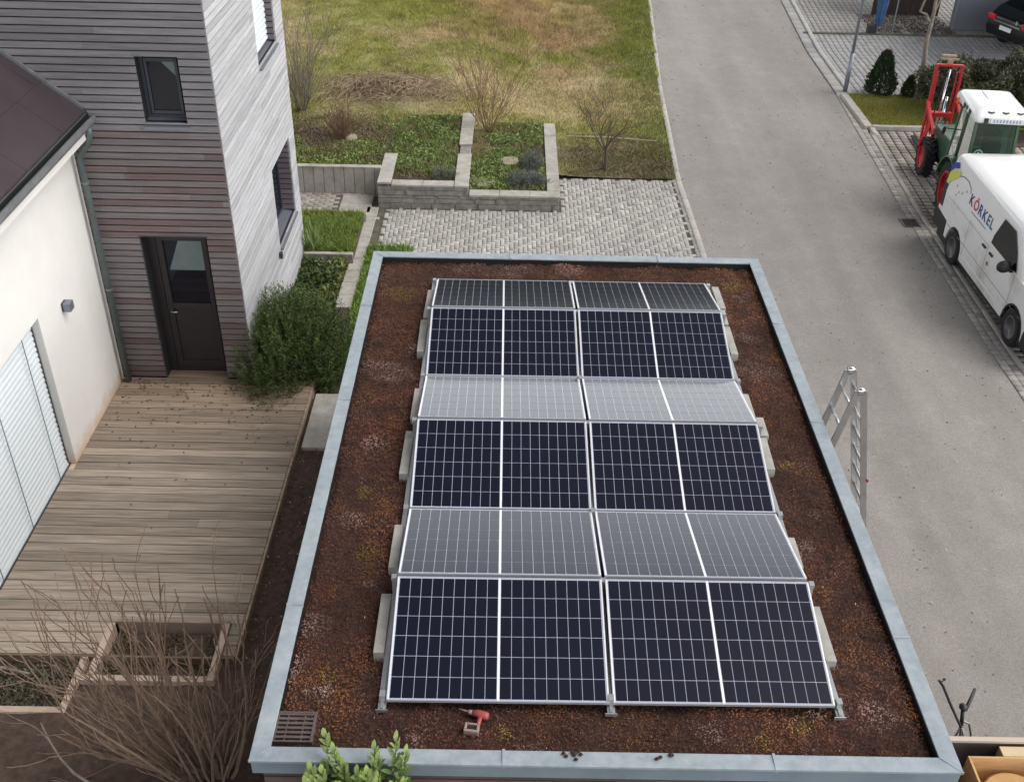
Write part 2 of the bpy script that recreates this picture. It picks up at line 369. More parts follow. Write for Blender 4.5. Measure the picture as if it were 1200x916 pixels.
m_orange = mat('orange_beacon', srgb(230,120,40), .4)
m_blue = mat('blue_film', srgb(30,52,170), .5)
m_yel = mat('yellow_film', srgb(206,208,104), .5)
m_inkr = mat('logo_red', srgb(190,30,60), .5); m_inkp = mat('logo_purple', srgb(96,44,110), .5)
m_inkb = mat('logo_blue', srgb(34,72,140), .5); m_inkt = mat('logo_teal', srgb(26,104,130), .5); m_inkg = mat('logo_grey', srgb(120,120,128), .5)
m_plate = mat('number_plate', (.8,.8,.8), .5)
m_carb = mat('black_car_paint', srgb(14,14,18), .25, coat=.5)
m_tail = mat('tail_light', srgb(190,16,44), .2, coat=.8)
m_chrome = mat('chrome', (.75,.75,.77), .15, 1)
m_postg = mat('galvanised_post', srgb(140,146,156), .45, .5)
m_wallg = mat('grey_render', srgb(128,132,140), .9, var=srgb(118,122,130), vscale=1)
m_dbrn = mat('dark_boards', srgb(66,54,50), .9, var=srgb(44,36,34), vscale=5)
m_bluec = mat('blue_canvas', srgb(58,92,132), .85, var=srgb(40,70,108), vscale=6)
m_crate = mat('crate_wood', srgb(214,178,128), .8, var=srgb(184,142,96), vscale=3, stretch=(1,8,8))
m_log = mat('sawn_wood', srgb(206,166,112), .8, var=srgb(180,138,90), vscale=6)
m_paper = mat('paper_label', (.85,.84,.8), .8)
m_bikeg = mat('bike_metal', srgb(150,148,140), .35, .7)

# ------------------------------------------------------------------ terrain
G = -2.8
def lawn_z(X, Y):
    left = np.clip((3.2-X)/5.0, 0, 1); left = left*left*(3-2*left)
    fade = np.clip((Y-15.2)/3.0, 0, 1)
    z = G+.02+left*(.28+.17*fade)+np.clip(Y-21, 0, 60)*.004
    return z+(fbm(X, Y, 1.6, 3)-.5)*.13*np.clip((5.2-X)/1.0, .05, 1)*fade
base = MB(); base.add([(-220,-120,G-.09),(240,-120,G-.09),(240,380,G-.09),(-220,380,G-.09)], [(0,1,2,3)])
tag(base.build('ground', m_far), kind='structure')
X_ = np.linspace(-420, 420, 61); hz = 31+9*fbm(X_, X_*0+3, 90, 4)
V = []; 
for xx_, h_ in zip(X_, hz): yb_ = 300-.0008*xx_*xx_; V += [(xx_, yb_-90, G-1), (xx_, yb_-30, G+h_*.7), (xx_, yb_, G+h_), (xx_, yb_+80, G-1)]
F = [(4*i+j, 4*i+4+j, 4*i+5+j, 4*i+1+j) for i in range(60) for j in range(3)]
tag(npmesh('added_hills', V, F, mat('added_hill', (.05,.06,.04), .95, var=(.03,.04,.03), vscale=.05)), kind='structure')  # out-of-view ridge added to darken the sky reflection in the rear panels
# soil of the garden between terrace and carport and under the shrub
grid('garden_soil', -9.5, -.95, -4, 12.9, 85, 170, lambda X, Y: G-.02+.23*np.clip((8.2-Y)/.3,0,1)+.05*np.clip((2.5-Y)/.4,0,1)+(fbm(X, Y, .35, 5)-.5)*.09, m_soil, keep=lambda x, y: ~((x < -2.3) & (x > -3.66) & (y > 2.44) & (y < 3.25)) & ~((x < -3.76) & (y > 2.0)) & ~((x < -2.15) & (y > 3.2) & (y < 8.2)))['kind'] = 'structure'

road_l = [(4.78,-14),(4.78,13.4),(4.74,17),(5.03,23.5),(5.66,32.6),(7.0,46),(9.5,70)]
road_r = [(9.05,-14),(9.1,9.9),(9.2,13.05),(9.3,16),(9.55,20.6),(9.69,23.2),(9.74,26.9),(10.16,32.9),(11.4,46),(14,70)]
def xr(P, y): return np.interp(y, [p[1] for p in P], [p[0] for p in P])
mb = MB(); ys = np.linspace(-14, 70, 90)
vs = []; fs = []
for i, y in enumerate(ys): vs += [(float(xr(road_l,y))-.9 if y < 12 else float(xr(road_l,y)), y, G), (float(xr(road_r,y))+.02, y, G)]
for i in range(len(ys)-1): fs.append((2*i, 2*i+1, 2*i+3, 2*i+2))
mb.add(vs, fs); tag(mb.build('road', m_asph), kind='structure')

# lawn
def lawn_base(x, y):
    n1 = fbm(x, y, 3.2, 11); n2 = fbm(x, y, 1.1, 21); n3 = fbm(x, y, .5, 31)
    g = np.array([.20,.20,.05]); ye = np.array([.33,.27,.14]); br = np.array([.37,.25,.145]); so = np.array([.12,.09,.06])
    t = np.clip((n1-.38)*2.6+(n2-.5)*1.8+(n3-.5)*.8+.12, 0, 1)[:,None]; c = (g*(1-t)+ye*t)*1.12
    # dry rusty patch in the upper middle
    d = np.exp(-(((x-1.6)/3.0)**2+((y-29.5)/4.6)**2)); t = np.clip((d*1.25-.3+(n2-.5)*1.4), 0, 1)[:,None]*.85; c = c*(1-t)+br*t
    d = np.exp(-(((x+2.2)/1.9)**2+((y-21.0)/1.6)**2)); t = np.clip(d*1.2-.3+(n3-.5), 0, 1)[:,None]*.8; c = c*(1-t)+np.array([.15,.115,.08])*t
    # soil round the shrubs
    e = np.clip((19.6-y)/1.2, 0, 1)*np.clip((n2-.34)*5+.3, 0, 1)
    c = c*(1-.75*e[:,None])+so*.75*e[:,None]
    gr = np.clip((x-3.5)/1.2, 0, 1)*np.clip((y-16.8)/1, 0, 1)*np.clip((n3-.3)*3, 0, 1); c = c*(1-.5*gr[:,None])+np.array([.1,.14,.03])*.5*gr[:,None]
    return c
def lawn_keep(x, y):
    return (x < xr(road_l, y)-.12) & ~((y < 17.0) & (x > 1.95)) & ~((y < 16.1) & (x < 1.96))
grid('lawn', -14, 9.4, 15.3, 62, 150, 300, lawn_z, m_lawn, lawn_base, keep=lawn_keep)['kind'] = 'structure'
def scatter(n, x0, x1, y0, y1, f):
    x = rng.uniform(x0, x1, n); y = rng.uniform(y0, y1, n); k = f(x, y); return x[k], y[k]
x, y = scatter(340000, -7.5, 6.8, 15.4, 37, lawn_keep)
dens = (fbm(x, y, .8, 77)+rng.normal(0,.14,len(x))) > np.where((y < 19.4) & (x < 4.2+rng.normal(0,.25,len(x))), .52, .30); x, y = x[dens], y[dens]
P = np.stack([x, y, lawn_z(x, y)-.01], 1); c = lawn_base(x, y)*1.15*np.clip(.45+1.15*fbm(x,y,.28,88), .4, 1.7)[:,None]
hh = .05+.07*np.clip(fbm(x, y, 1.4, 9)-.3, 0, 1)+.07*np.exp(-(((x-1.2)/3.4)**2+((y-29)/4.5)**2))
tag(blades('lawn_grass', P, hh, .018, c, m_grass, 1.2), kind='stuff')
x, y = scatter(30000, 2.6, 6.2, 16.9, 34, lambda x, y: lawn_keep(x, y) & (fbm(x, y, .7, 5)+rng.normal(0,.12,len(x)) > .5-.28*np.clip((x-xr(road_l,y)+1.7)/1.4,-1.2,1)))
P = np.stack([x, y, lawn_z(x, y)-.01], 1); tag(blades('verge_grass', P, .09, .018, np.tile(np.array([.19,.215,.06]), (len(x),1)), m_grass, .9), kind='stuff')

# kerbs along the road (left) and gutter + parking pavers (right)
def colvar(n, base, v=.12, warm=.03):
    b = np.array(base); c = b*(1+rng.normal(0, v, (n,1))); c[:,0] += rng.normal(0, warm, n)*b[0]; c[:,2] -= rng.normal(0, warm, n)*b[2]; return np.clip(c, .01, .9)
def edge_row(name, P, y0, y1, step, offs, wdt, z, base, v=.12, wgap=.012):
    y = np.arange(y0, y1, step); cx = []; cy = []
    for o_ in offs: cx.append(xr(P, y)+o_); cy.append(y)
    cx = np.concatenate(cx); cy = np.concatenate(cy); e = .5
    dx = xr(P, cy+e)-xr(P, cy-e); ang = -np.arctan2(dx, 2*e)
    n = len(cx)
    return tag(blocks(name, cx, cy, np.full(n, wdt-wgap), np.full(n, step-wgap), z-.1, z, colvar(n, base, v), m_paver, ang), kind='structure')
edge_row('road_edge_stones', road_l, 13.2, 60, .5, (-.07,), .13, G+.03, (.42,.40,.37), .06)
edge_row('soldier_course', road_l, 7.7, 17.0, .112, (-.11,), .2, G+.012, (.36,.345,.32), .12)
edge_row('gutter_stones', road_r, -2, 23.0, .155, (.1,.24), .15, G+.012, (.37,.345,.32), .13, .018)
edge_row('kerb_stones', road_r, 20.5, 60, .98, (.42,), .13, G+.07, (.42,.41,.39), .05)
edge_row('gutter_stones', road_r, 23, 60, .5, (.2,), .3, G+.02, (.36,.35,.34), .07)
# bed under paving on right side
mb = MB()
vs = []; fs = []; ys = np.linspace(-8, 20.5, 40)
for y in ys: vs += [(float(xr(road_r,y)), y, G-.012), (14.5, y, G-.012)]
for i in range(len(ys)-1): fs.append((2*i, 2*i+1, 2*i+3, 2*i+2))
mb.add(vs, fs); tag(mb.build('parking_bed', m_jointg), kind='structure')
yy = np.arange(-2, 20.4, .178); xx = np.arange(0, 4.2, .215); CX, CY = np.meshgrid(xx, yy); CX = CX+.47+xr(road_r, CY); CX = CX.ravel(); CY = CY.ravel()
n = len(CX); tag(blocks('parking_pavers', CX, CY, np.full(n, .178), np.full(n, .125), G-.08, G+.012, colvar(n, (.35,.315,.285), .12), m_paver, rng.normal(0,.012,n), jit=.004), kind='structure')
edge_row('kerb_stones', road_r, 5, 20.4, .98, (.37,), .1, G+.03, (.40,.38,.35), .05)
# driveway beyond the grass patch
mb = MB(); mb.add([(9.9,22.9,G-.012),(24,22.9,G-.012),(24,60,G-.012),(9.9,60,G-.012)], [(0,1,2,3)]); tag(mb.build('driveway_bed', m_joint), kind='structure')
for (ya, yb, bc) in ((22.95, 28.75, (.33,.325,.325)), (28.95, 38, (.29,.275,.26))):
    yy = np.arange(ya, yb-.1, .33); xx = np.arange(0, 9.5, .17); CX, CY = np.meshgrid(xx, yy); CX = CX+.58+xr(road_r, CY); CX, CY = CX.ravel(), CY.ravel(); n = len(CX)
    tag(blocks('driveway_pavers', CX, CY+.16, np.full(n, .146), np.full(n, .324), G-.08, G+.012, colvar(n, bc, .06, .01), m_paver, jit=.002), kind='structure')
mb = MB(); mb.box(10.1, 20, 28.78, 28.9, G-.1, G+.05); tag(mb.build('driveway_kerb', m_joint), kind='structure')
# grass patch with kerb
mb = MB(); mb.box(9.98, 14.5, 20.55, 22.9, G-.05, G+.08); tag(mb.build('grass_patch', mat('patch_ground', (.15,.16,.045), .95, var=(.2,.18,.06), vscale=3)), kind='structure')
mb = MB(); mb.box(9.78, 9.97, 20.42, 22.9, G-.1, G+.1); mb.box(9.98, 12.6, 20.42, 20.54, G-.1, G+.1); tag(mb.build('patch_kerb', m_concw, bevel=.01), kind='structure')
x, y = scatter(30000, 10, 14.4, 20.56, 22.9, lambda x, y: x > 0); n1 = fbm(x, y, .8, 3)[:,None]
c = np.array([.22,.24,.05])*(1-n1)+np.array([.34,.31,.09])*n1
tag(blades('grass_patch_turf', np.stack([x,y,np.full(len(x),G+.075)],1), .05, .02, c, m_grass, .8), kind='stuff')

n = 2600; y = rng.uniform(-4, 34, n); e = rng.uniform(0,1,n) < .5; xl_ = xr(road_l, y); xr_ = xr(road_r, y); x = np.where(e, np.where(rng.uniform(0,1,n) < .5, xl_+rng.exponential(.18,n), xr_-rng.exponential(.25,n)), rng.uniform(xl_, xr_)); k = (x > xl_+.02) & (x < xr_); x, y = x[k], y[k]; n = len(x)
D = unit(np.stack([rng.normal(0,1,n), rng.normal(0,1,n), rng.uniform(0,.3,n)],1)); V, F = leafquads(np.stack([x,y,np.full(n,G+.004)],1), D, rng.uniform(.012,.05,n), rng.uniform(.01,.025,n))
cc_ = np.where((rng.uniform(0,1,n) < .45)[:,None], np.array([.5,.47,.43]), np.array([.12,.09,.07]))
tag(npmesh('road_grit', V, F, m_leaf, np.repeat(cc_,4,0)), kind='stuff')
# herringbone paving behind the carport
mb = MB(); mb.box(-1.75, 4.72, 7.3, 15.3, G-.1, G-.012); mb.box(1.9, 4.72, 15.3, 17.0, G-.1, G-.012); tag(mb.build('courtyard_bed', m_joint), kind='structure')
a, L_ = .09, .18; cx = []; cy = []; wx = []; wy = []
for k in range(-20, 150):
    for j in range(-60, 40):
        ox = (k+4*j)*a; oy = k*a
        cx.append(ox+a); cy.append(oy+a/2); wx.append(2*a); wy.append(a)
        cx.append(ox+3.5*a); cy.append(oy+a); wx.append(a); wy.append(2*a)
cx = np.array(cx); cy = np.array(cy)+6.0; wx = np.array(wx)-.011; wy = np.array(wy)-.011
def pav(x, y): return ((x > -1.68) & (x < 4.52) & (y > 7.4) & (y < 15.22)) | ((x > 2.0) & (x < 4.52) & (y >= 15.22) & (y < 16.95))
k = pav(cx, cy); cx, cy, wx, wy = cx[k], cy[k], wx[k], wy[k]; n = len(cx)
c = colvar(n, (.40,.385,.36), .11, .012); wm = fbm(cx, cy, 1.2, 8)[:,None]; c = c*(.85+.3*wm)
tag(blocks('courtyard_paving', cx, cy, wx, wy, G-.06, G+.008, c, m_paver, jit=.003), kind='structure')

# ------------------------------------------------------------------ retaining wall with its arms
rw = thing('retaining_wall', 'low grey stone garden wall with stepped pale coping beside the block paving', 'wall', (0,15.3,G))
mb = MB(); x = -4.4
while x < -1.86: mb.box(x, min(x+.21,-1.85), 15.92, 16.02, G-.1, -2.2+random.uniform(-.006,.006)); x += .218
mb.build('palisade', m_concw, rw, bevel=.01)
mb = MB()
def course(x0, x1, y0, y1, z0, z1, bl=.42):
    x_ = x0-random.uniform(0, bl*.6)
    while x_ < x1:
        a_, b_ = max(x_, x0), min(x_+bl-.008, x1)
        if b_-a_ > .02: mb.box(a_, b_, y0+random.uniform(0,.012), y1, z0+.004, z1-.004, 0)
        x_ += bl*random.uniform(.8,1.2)
mb.box(-1.85, 1.9, 15.275, 15.48, G-.05, -2.53); mb.box(-1.85, -.02, 15.275, 15.48, -2.53, -2.32)
rows = [(G-.02,-2.69),(-2.69,-2.58),(-2.58,-2.51)]
for z0, z1 in rows: course(-1.87, 1.93, 15.25, 15.5, z0, z1)
for z0, z1 in [(-2.51,-2.40),(-2.40,-2.31)]: course(-1.87, .02, 15.25, 15.5, z0, z1)
mb.box(-1.87, -1.84, 15.5, 15.95, G, -2.31)
for y0, y1 in ((15.5, 17.5), (17.5, 19.5)): mb.box(1.7, 1.92, y0, y1, G, -2.51); mb.box(-.24, -.01, y0, y1, G, -2.31)
mb.box(-1.84, -1.6, 15.5, 16.8, G, -2.29)
mstone_d = mat('split_stone', srgb(158,154,148), .95, var=srgb(112,109,104), vscale=7, bump=.9, bscale=26)
mb.build('stonework', mstone_d, rw, bevel=.008, seg=1)
mb = MB()
def cop(x0, x1, y0, y1, z, nseg, alongx=True):
    for i in range(nseg):
        if alongx: a_, b_ = x0+(x1-x0)*i/nseg, x0+(x1-x0)*(i+1)/nseg; mb.box(a_+.003, b_-.003, y0, y1, z-.045, z+random.uniform(-.003,.003))
        else: a_, b_ = y0+(y1-y0)*i/nseg, y0+(y1-y0)*(i+1)/nseg; mb.box(x0, x1, a_+.003, b_-.003, z-.045, z+random.uniform(-.003,.003))
cop(.04, 1.95, 15.23, 15.52, -2.465, 3); cop(1.68, 1.95, 15.53, 19.52, -2.465, 5, False)
cop(-1.58, -.28, 15.23, 15.50, -2.265, 2); cop(-.27, .03, 15.23, 17.0, -2.264, 2, False); cop(-.27, .02, 17.55, 19.55, -2.26, 2, False)
cop(-1.87, -1.59, 15.23, 16.83, -2.22, 2, False); mb.box(-4.42, -1.86, 15.9, 16.04, -2.2, -2.175)
cop(-.24, .0, 17.03, 17.5, -2.42, 1, False)
mb.build('coping', m_concw, rw, bevel=.006, seg=1)
# beds behind it
mb = MB(); mb.box(-5.2, -1.85, 16.0, 18.4, G, -2.27); mb.box(-1.62, -.26, 15.5, 19.6, G, -2.34); mb.box(0, 1.7, 15.5, 19.7, G, -2.53)
tag(mb.build('planting_beds', m_soil), kind='structure')
def leafmass(name, n, x0, x1, y0, y1, zb, hmax, ln, colA, colB, dens=.4, seed=1, label=None, f=None):
    x = rng.uniform(x0, x1, n); y = rng.uniform(y0, y1, n); d = fbm(x, y, .5, seed); k = d > dens
    if f is not None: k &= f(x, y)
    x, y, d = x[k], y[k], d[k]; n = len(x); h = np.clip((d-dens)*2.2, 0, 1)*hmax
    z = zb+h*rng.uniform(.2, 1, n)
    D = unit(np.stack([rng.normal(0,1,n), rng.normal(0,1,n), rng.uniform(.1,1.1,n)], 1))
    V, F = leafquads(np.stack([x,y,z],1), D, ln*rng.uniform(.6,1.4,n), ln*.45)
    t = rng.uniform(0,1,(n,1)); c = np.array(colA)*(1-t)+np.array(colB)*t; c *= rng.uniform(.7,1.25,(n,1))
    return npmesh(name, V, F, m_leaf, np.repeat(c, 4, 0))
tag(leafmass('ground_cover', 8000, -4.4, -1.9, 16.05, 17.6, -2.27, .14, .07, (.12,.19,.045), (.28,.31,.10), .38, 3), kind='stuff')
tag(leafmass('ground_cover', 11000, -2.2, -.3, 16.0, 19.4, -2.33, .13, .06, (.12,.20,.05), (.28,.34,.11), .37, 5), kind='stuff')
tag(leafmass('ground_cover', 10000, .05, 1.65, 15.6, 19.5, -2.52, .12, .06, (.12,.20,.05), (.28,.34,.11), .37, 7), kind='stuff')
tag(leafmass('leaf_litter', 16000, -5.2, -1.0, 16.3, 20.6, -2.26, .06, .05, (.13,.085,.06), (.27,.2,.14), .3, 8, f=lambda x, y: (y < 19.3+rng.normal(0,.45,len(x))-np.clip(x+2.6,0,3)*.9) & ((x < -1.9) | (y > 19.3))), kind='stuff')
tag(leafmass('leaf_litter', 7000, 2.0, 4.6, 17.0, 19.6, G+.03, .05, .05, (.13,.11,.06), (.24,.20,.11), .3, 9), kind='stuff')
for (xa_, xb_, ya_, yb_, zz_) in ((-4.4,-1.9,16.05,19.2,-2.27),(-1.85,-.3,15.6,19.5,-2.34),(.02,1.65,15.6,19.6,-2.53)):
    x, y = scatter(9000, xa_, xb_, ya_, yb_, lambda x, y: fbm(x,y,.6,61)+rng.normal(0,.1,len(x)) > .42); n1 = fbm(x,y,.4,62)[:,None]
    tag(blades('bed_weeds', np.stack([x,y,np.full(len(x),zz_)],1), .08, .02, np.array([.15,.19,.05])*(1-n1)+np.array([.30,.25,.13])*n1, m_grass, 1.3), kind='stuff')
for i, (xa, ya, rx, ry, z_, lb) in enumerate([(.86,17.15,.22,.26,-2.5,'pale stepping stone behind the lavender bushes in the right bed'),(.30,15.95,.29,.26,-2.5,'large pale stepping stone at the front left of the right bed'),(-2.72,17.7,.14,.2,-2.24,'small round pale stone beside the brown bare bush')]):
    mb = MB(); pol = [(xa+rx*math.cos(t)*random.uniform(.85,1.1), ya+ry*math.sin(t)*random.uniform(.85,1.1)) for t in np.linspace(0, 2*math.pi, 11)[:-1]]
    mb.prism(pol, z_-.06, z_+.03, 'z'); tag(mb.build('stepping_stone', m_stone, bevel=.01), lb, 'stone', 'stepping stones in the garden beds')

def sprigbush(name, c, rx, ry, h, nspr, lsp, ln, colA, colB, label, cat, nleaf=16, stem=True, group=None, wdt=.004, core=True):
    t = thing(name, label, cat, c, group=group); C = np.array(c)
    u = rng.uniform(0, 2*np.pi, nspr); el = np.arccos(rng.uniform(0, 1, nspr)); r_ = rng.uniform(.25, 1, nspr)**.5
    lob = 1+.16*np.sin(u*3+1)+.1*np.sin(u*7)
    D = unit(np.stack([np.cos(u)*np.sin(el)*rx*lob, np.sin(u)*np.sin(el)*ry*lob, np.cos(el)*h], 1))
    tip = np.stack([np.cos(u)*np.sin(el)*rx*lob, np.sin(u)*np.sin(el)*ry*lob, np.cos(el)*h+.1*h], 1)*r_[:,None]
    dirn = unit(D*.7+np.array([0,0,.7])+rng.normal(0,.22,(nspr,3))); st = tip-dirn*lsp
    k = np.repeat(np.arange(nspr), nleaf); s = rng.uniform(0, 1, len(k))
    P = st[k]+dirn[k]*(lsp*s)[:,None]; LD = unit(dirn[k]*.8+rng.normal(0,.42,(len(k),3)))
    V, F = leafquads(P, LD, ln*(1.1-.4*s), wdt*2)
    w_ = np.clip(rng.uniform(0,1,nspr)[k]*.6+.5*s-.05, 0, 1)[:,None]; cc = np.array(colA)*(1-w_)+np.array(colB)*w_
    V[:,2] = np.maximum(V[:,2], -.02)
    o = npmesh('foliage', V, F, m_leaf, np.repeat(cc*rng.uniform(.75,1.2,(len(k),1)), 4, 0), parent=None); o.parent = t
    if stem:
        mb = MB()
        for i in range(14):
            j = random.randrange(nspr); mb.tube([(random.uniform(-.05,.05),random.uniform(-.05,.05),-.05), tuple(tip[j]*.5), tuple(tip[j]*.85)], [.014,.009,.004], 5)
        mb.build('stems', m_bark, t, world=False)
    return t
sprigbush('lavender_bush', (1.25,15.95,-2.5), .52, .30, .32, 520, .16, .05, (.12,.13,.12), (.22,.23,.21), 'wide grey lavender bush at the front right corner of the stone bed', 'bush', 14, group='grey lavender bushes in the beds')
sprigbush('lavender_bush', (1.36,16.85,-2.5), .28, .36, .40, 380, .16, .05, (.11,.12,.11), (.20,.21,.19), 'upright grey lavender bush behind the wide one by the right arm of the wall', 'bush', 14, group='grey lavender bushes in the beds')
sprigbush('lavender_bush', (-.52,15.75,-2.33), .30, .22, .30, 280, .14, .045, (.13,.14,.10), (.21,.22,.17), 'small grey green lavender bush hanging over the middle of the stone wall', 'bush', 14, group='grey lavender bushes in the beds')

# ------------------------------------------------------------------ carport with green roof
cp = thing('carport', 'flat roofed carport with planted brown sedum roof and pale zinc edge', 'carport', (1.66,3.5,G))
X0, X1, Y0, Y1 = -.9505, 4.2821, -.5549, 7.5771; CW = .137
mb = MB()
mb.box(X0+.10, X1-.10, Y0+.10, Y1-.10, G-.05, -.03)
m_wallc = woodmat('carport_cladding', None, .8, (2.2,50,50), .2)
wl = MB(); z = G
while z < -.06:
    cc = tuple(np.array(srgb(98,84,80))*random.uniform(.8,1.15)); 
    wl.box(X0+.07, X1-.07, Y0+.072, Y0+.095, z+.006, z+.1, 0, cc); wl.box(X0+.072, X0+.095, Y0+.1, Y1-.1, z+.006, z+.1, 0, cc); wl.box(X1-.095, X1-.072, Y0+.1, Y1-.1, z+.006, z+.1, 0, cc); z += .105
mb.build('wall', m_dbrn, cp); wl.build('cladding', m_wallc, cp)
mb = MB()      # coping, mitred frame, segments with joints
def coping_ring(zb, zt, wi, x0, x1, y0, y1):
    o_ = [(x0,y0),(x1,y0),(x1,y1),(x0,y1)]; i_ = [(x0+wi,y0+wi),(x1-wi,y0+wi),(x1-wi,y1-wi),(x0+wi,y1-wi)]
    vs = [(a,b,zt) for a,b in o_]+[(a,b,zt-.008) for a,b in i_]+[(a,b,zb) for a,b in o_]+[(a,b,zb) for a,b in i_]
    for k in range(4):
        n_ = (k+1)%4; mb.add([vs[k],vs[n_],vs[n_+4],vs[k+4],vs[k+8],vs[n_+8],vs[n_+12],vs[k+12]], [(0,1,2,3),(0,4,5,1),(3,2,6,7),(4,7,6,5)])
coping_ring(.075, .10, CW, X0, X1, Y0, Y1)
cpo = mb.build('coping', m_zinc, cp, bevel=.003, seg=1)
mb = MB()
for yj in (1.0, 4.05, 6.1): mb.box(X0-.003, X0+CW+.003, yj, yj+.02, .074, .104); mb.box(X1-CW-.003, X1+.003, yj-.25, yj-.23, .074, .104)
for xj in (.9, 2.9): mb.box(xj, xj+.02, Y0-.003, Y0+CW+.003, .074, .104); mb.box(xj, xj+.02, Y1-CW-.003, Y1+.003, .074, .104)
for (a_, b_, c_, d_) in ((X0,Y0,1,1),(X1,Y0,-1,1),(X0,Y1,1,-1),(X1,Y1,-1,-1)): mb.obox((a_,b_,.096),(a_+c_*CW,b_+d_*CW,.093), .012, .012)
mb.builds('coping_seam', m_zinc, cp)
mb = MB()
mb.box(X0+.012, X1-.012, Y0+.012, Y0+.03, -.055, .074); mb.box(X0+.012, X1-.012, Y1-.03, Y1-.012, -.055, .074); mb.box(X0+.012, X0+.03, Y0+.03, Y1-.03, -.055, .074); mb.box(X1-.03, X1-.012, Y0+.03, Y1-.03, -.055, .074)
mb.build('fascia', m_zincd, cp)
mb = MB()      # membrane upstand
q = CW-.006
mb.box(X0+.04, X1-.04, Y0+.04, Y0+q, -.03, .073); mb.box(X0+.04, X1-.04, Y1-q, Y1-.04, -.03, .073); mb.box(X0+.04, X0+q, Y0+q, Y1-q, -.03, .073); mb.box(X1-q, X1-.04, Y0+q, Y1-q, -.03, .073)
mb.build('membrane', m_black, cp)
# substrate
sub = grid('substrate', X0+q, X1-q, Y0+q, Y1-q, 160, 240, lambda X, Y: .004+(fbm(X,Y,.22,2)-.5)*.05-.03*np.clip(1-np.minimum(np.minimum(X-X0-q, X1-q-X), np.minimum(Y-Y0-q, Y1-q-Y))/.06, 0, 1), m_subst)
sub.parent = cp; sub.matrix_parent_inverse = WM[cp.name].inverted()
# sedum
pinks = [(-.72,.84,.13),(-.75,.38,.15),(-.48,.19,.08),(3.62,1.9,.14),(3.85,-.05,.13),(-.3,1.35,.1),(3.73,5.6,.16),(3.78,4.85,.2),(.9,7.25,.3),(1.7,7.28,.18),(.35,7.3,.2),(-.5,3.3,.15),(-.4,4.7,.22),(3.9,2.4,.1),(3.9,6.6,.1),(-.55,2.2,.12),(3.4,.1,.1),(2.4,-.2,.12),(-.2,5.2,.1),(.25,-.28,.07),(1.05,-.32,.08)]
yels = [(-.52,.32,.08),(-.38,1.75,.12),(3.2,-.1,.1),(-.5,2.6,.1),(3.75,3.1,.1),(2.9,-.25,.1),(.9,-.2,.08),(-.5,6.6,.2),(3.8,6.9,.15)]
n = 260000; x = rng.uniform(X0+q+.02, X1-q-.02, n); y = rng.uniform(Y0+q+.02, Y1-q-.02, n)
k = ~((x > .12) & (x < 3.3) & (y > .15) & (y < 6.65)); x, y = x[k], y[k]; n = len(x)
n1 = fbm(x, y, .9, 41); n2 = fbm(x, y, .3, 43); n3 = fbm(x, y, .12, 47)
c = np.array([.095,.042,.028])[None]*np.ones((n,1))
def mixc(c, col, t): t = np.clip(t, 0, 1)[:,None]; return c*(1-t)+np.array(col)*t
c = mixc(c, (.15,.055,.032), (n1-.42)*5*rng.uniform(0,1,n)); c = mixc(c, (.22,.10,.03), (n2-.50)*6*rng.uniform(0,1,n)); c = mixc(c, (.11,.06,.05), (n3-.5)*4*rng.uniform(0,1,n))
far = np.clip((y-3)/4, 0, 1); c = mixc(c, (.22,.105,.045), .7*far*rng.uniform(0,1,n)); c = mixc(c, (.03,.016,.012), (vnoise(x,y,.16,52)-.66)*3)
pk = np.zeros(n); yl = np.zeros(n)
pn = fbm(x, y, .25, 95)
for a_, b_, r_ in pinks: pk = np.maximum(pk, 1.15-((x-a_-(pn-.5)*.4)**2*(.5+.9*((a_*7)%1))+(y-b_+(n2-.5)*.4)**2)/r_**2*.8+(n3-.5)*1.4)
for a_, b_, r_ in yels: yl = np.maximum(yl, 1.3-((x-a_)**2+(y-b_)**2)/r_**2+(n3-.5)*2)
c = mixc(c, (.34,.24,.2), np.clip(pk*.8,0,.85)*rng.uniform(.5,1,n)); c = mixc(c, (.30,.22,.04), np.clip(yl,0,.9)*rng.uniform(.3,1,n))
big = fbm(x, y, .55, 91); c = c*(.55+.95*np.clip((big-.25)*1.7,0,1))[:,None]*np.array([1.22,1.12,1.12])*rng.uniform(.7,1.35,(n,1)); lt = rng.uniform(0,1,n) < .002; c[lt] = (.45,.38,.3)
z = .004+(fbm(x,y,.22,2)-.5)*.05+rng.uniform(0,.02,n)+.012*np.clip(pk,0,1)
z += .03*np.clip((big-.45)*3,0,1)
z -= .025*np.clip(1-np.minimum(np.minimum(x-X0-q, X1-q-x), np.minimum(y-Y0-q, Y1-q-y))/.06, 0, 1)
D = unit(np.stack([rng.normal(0,1,n), rng.normal(0,1,n), rng.uniform(.0,.9,n)], 1))
V, F = leafquads(np.stack([x,y,z],1), D, rng.uniform(.012,.030,n), rng.uniform(.004,.010,n)); tag(npmesh('sedum', V, F, m_sedum, np.repeat(c,4,0)), kind='stuff')

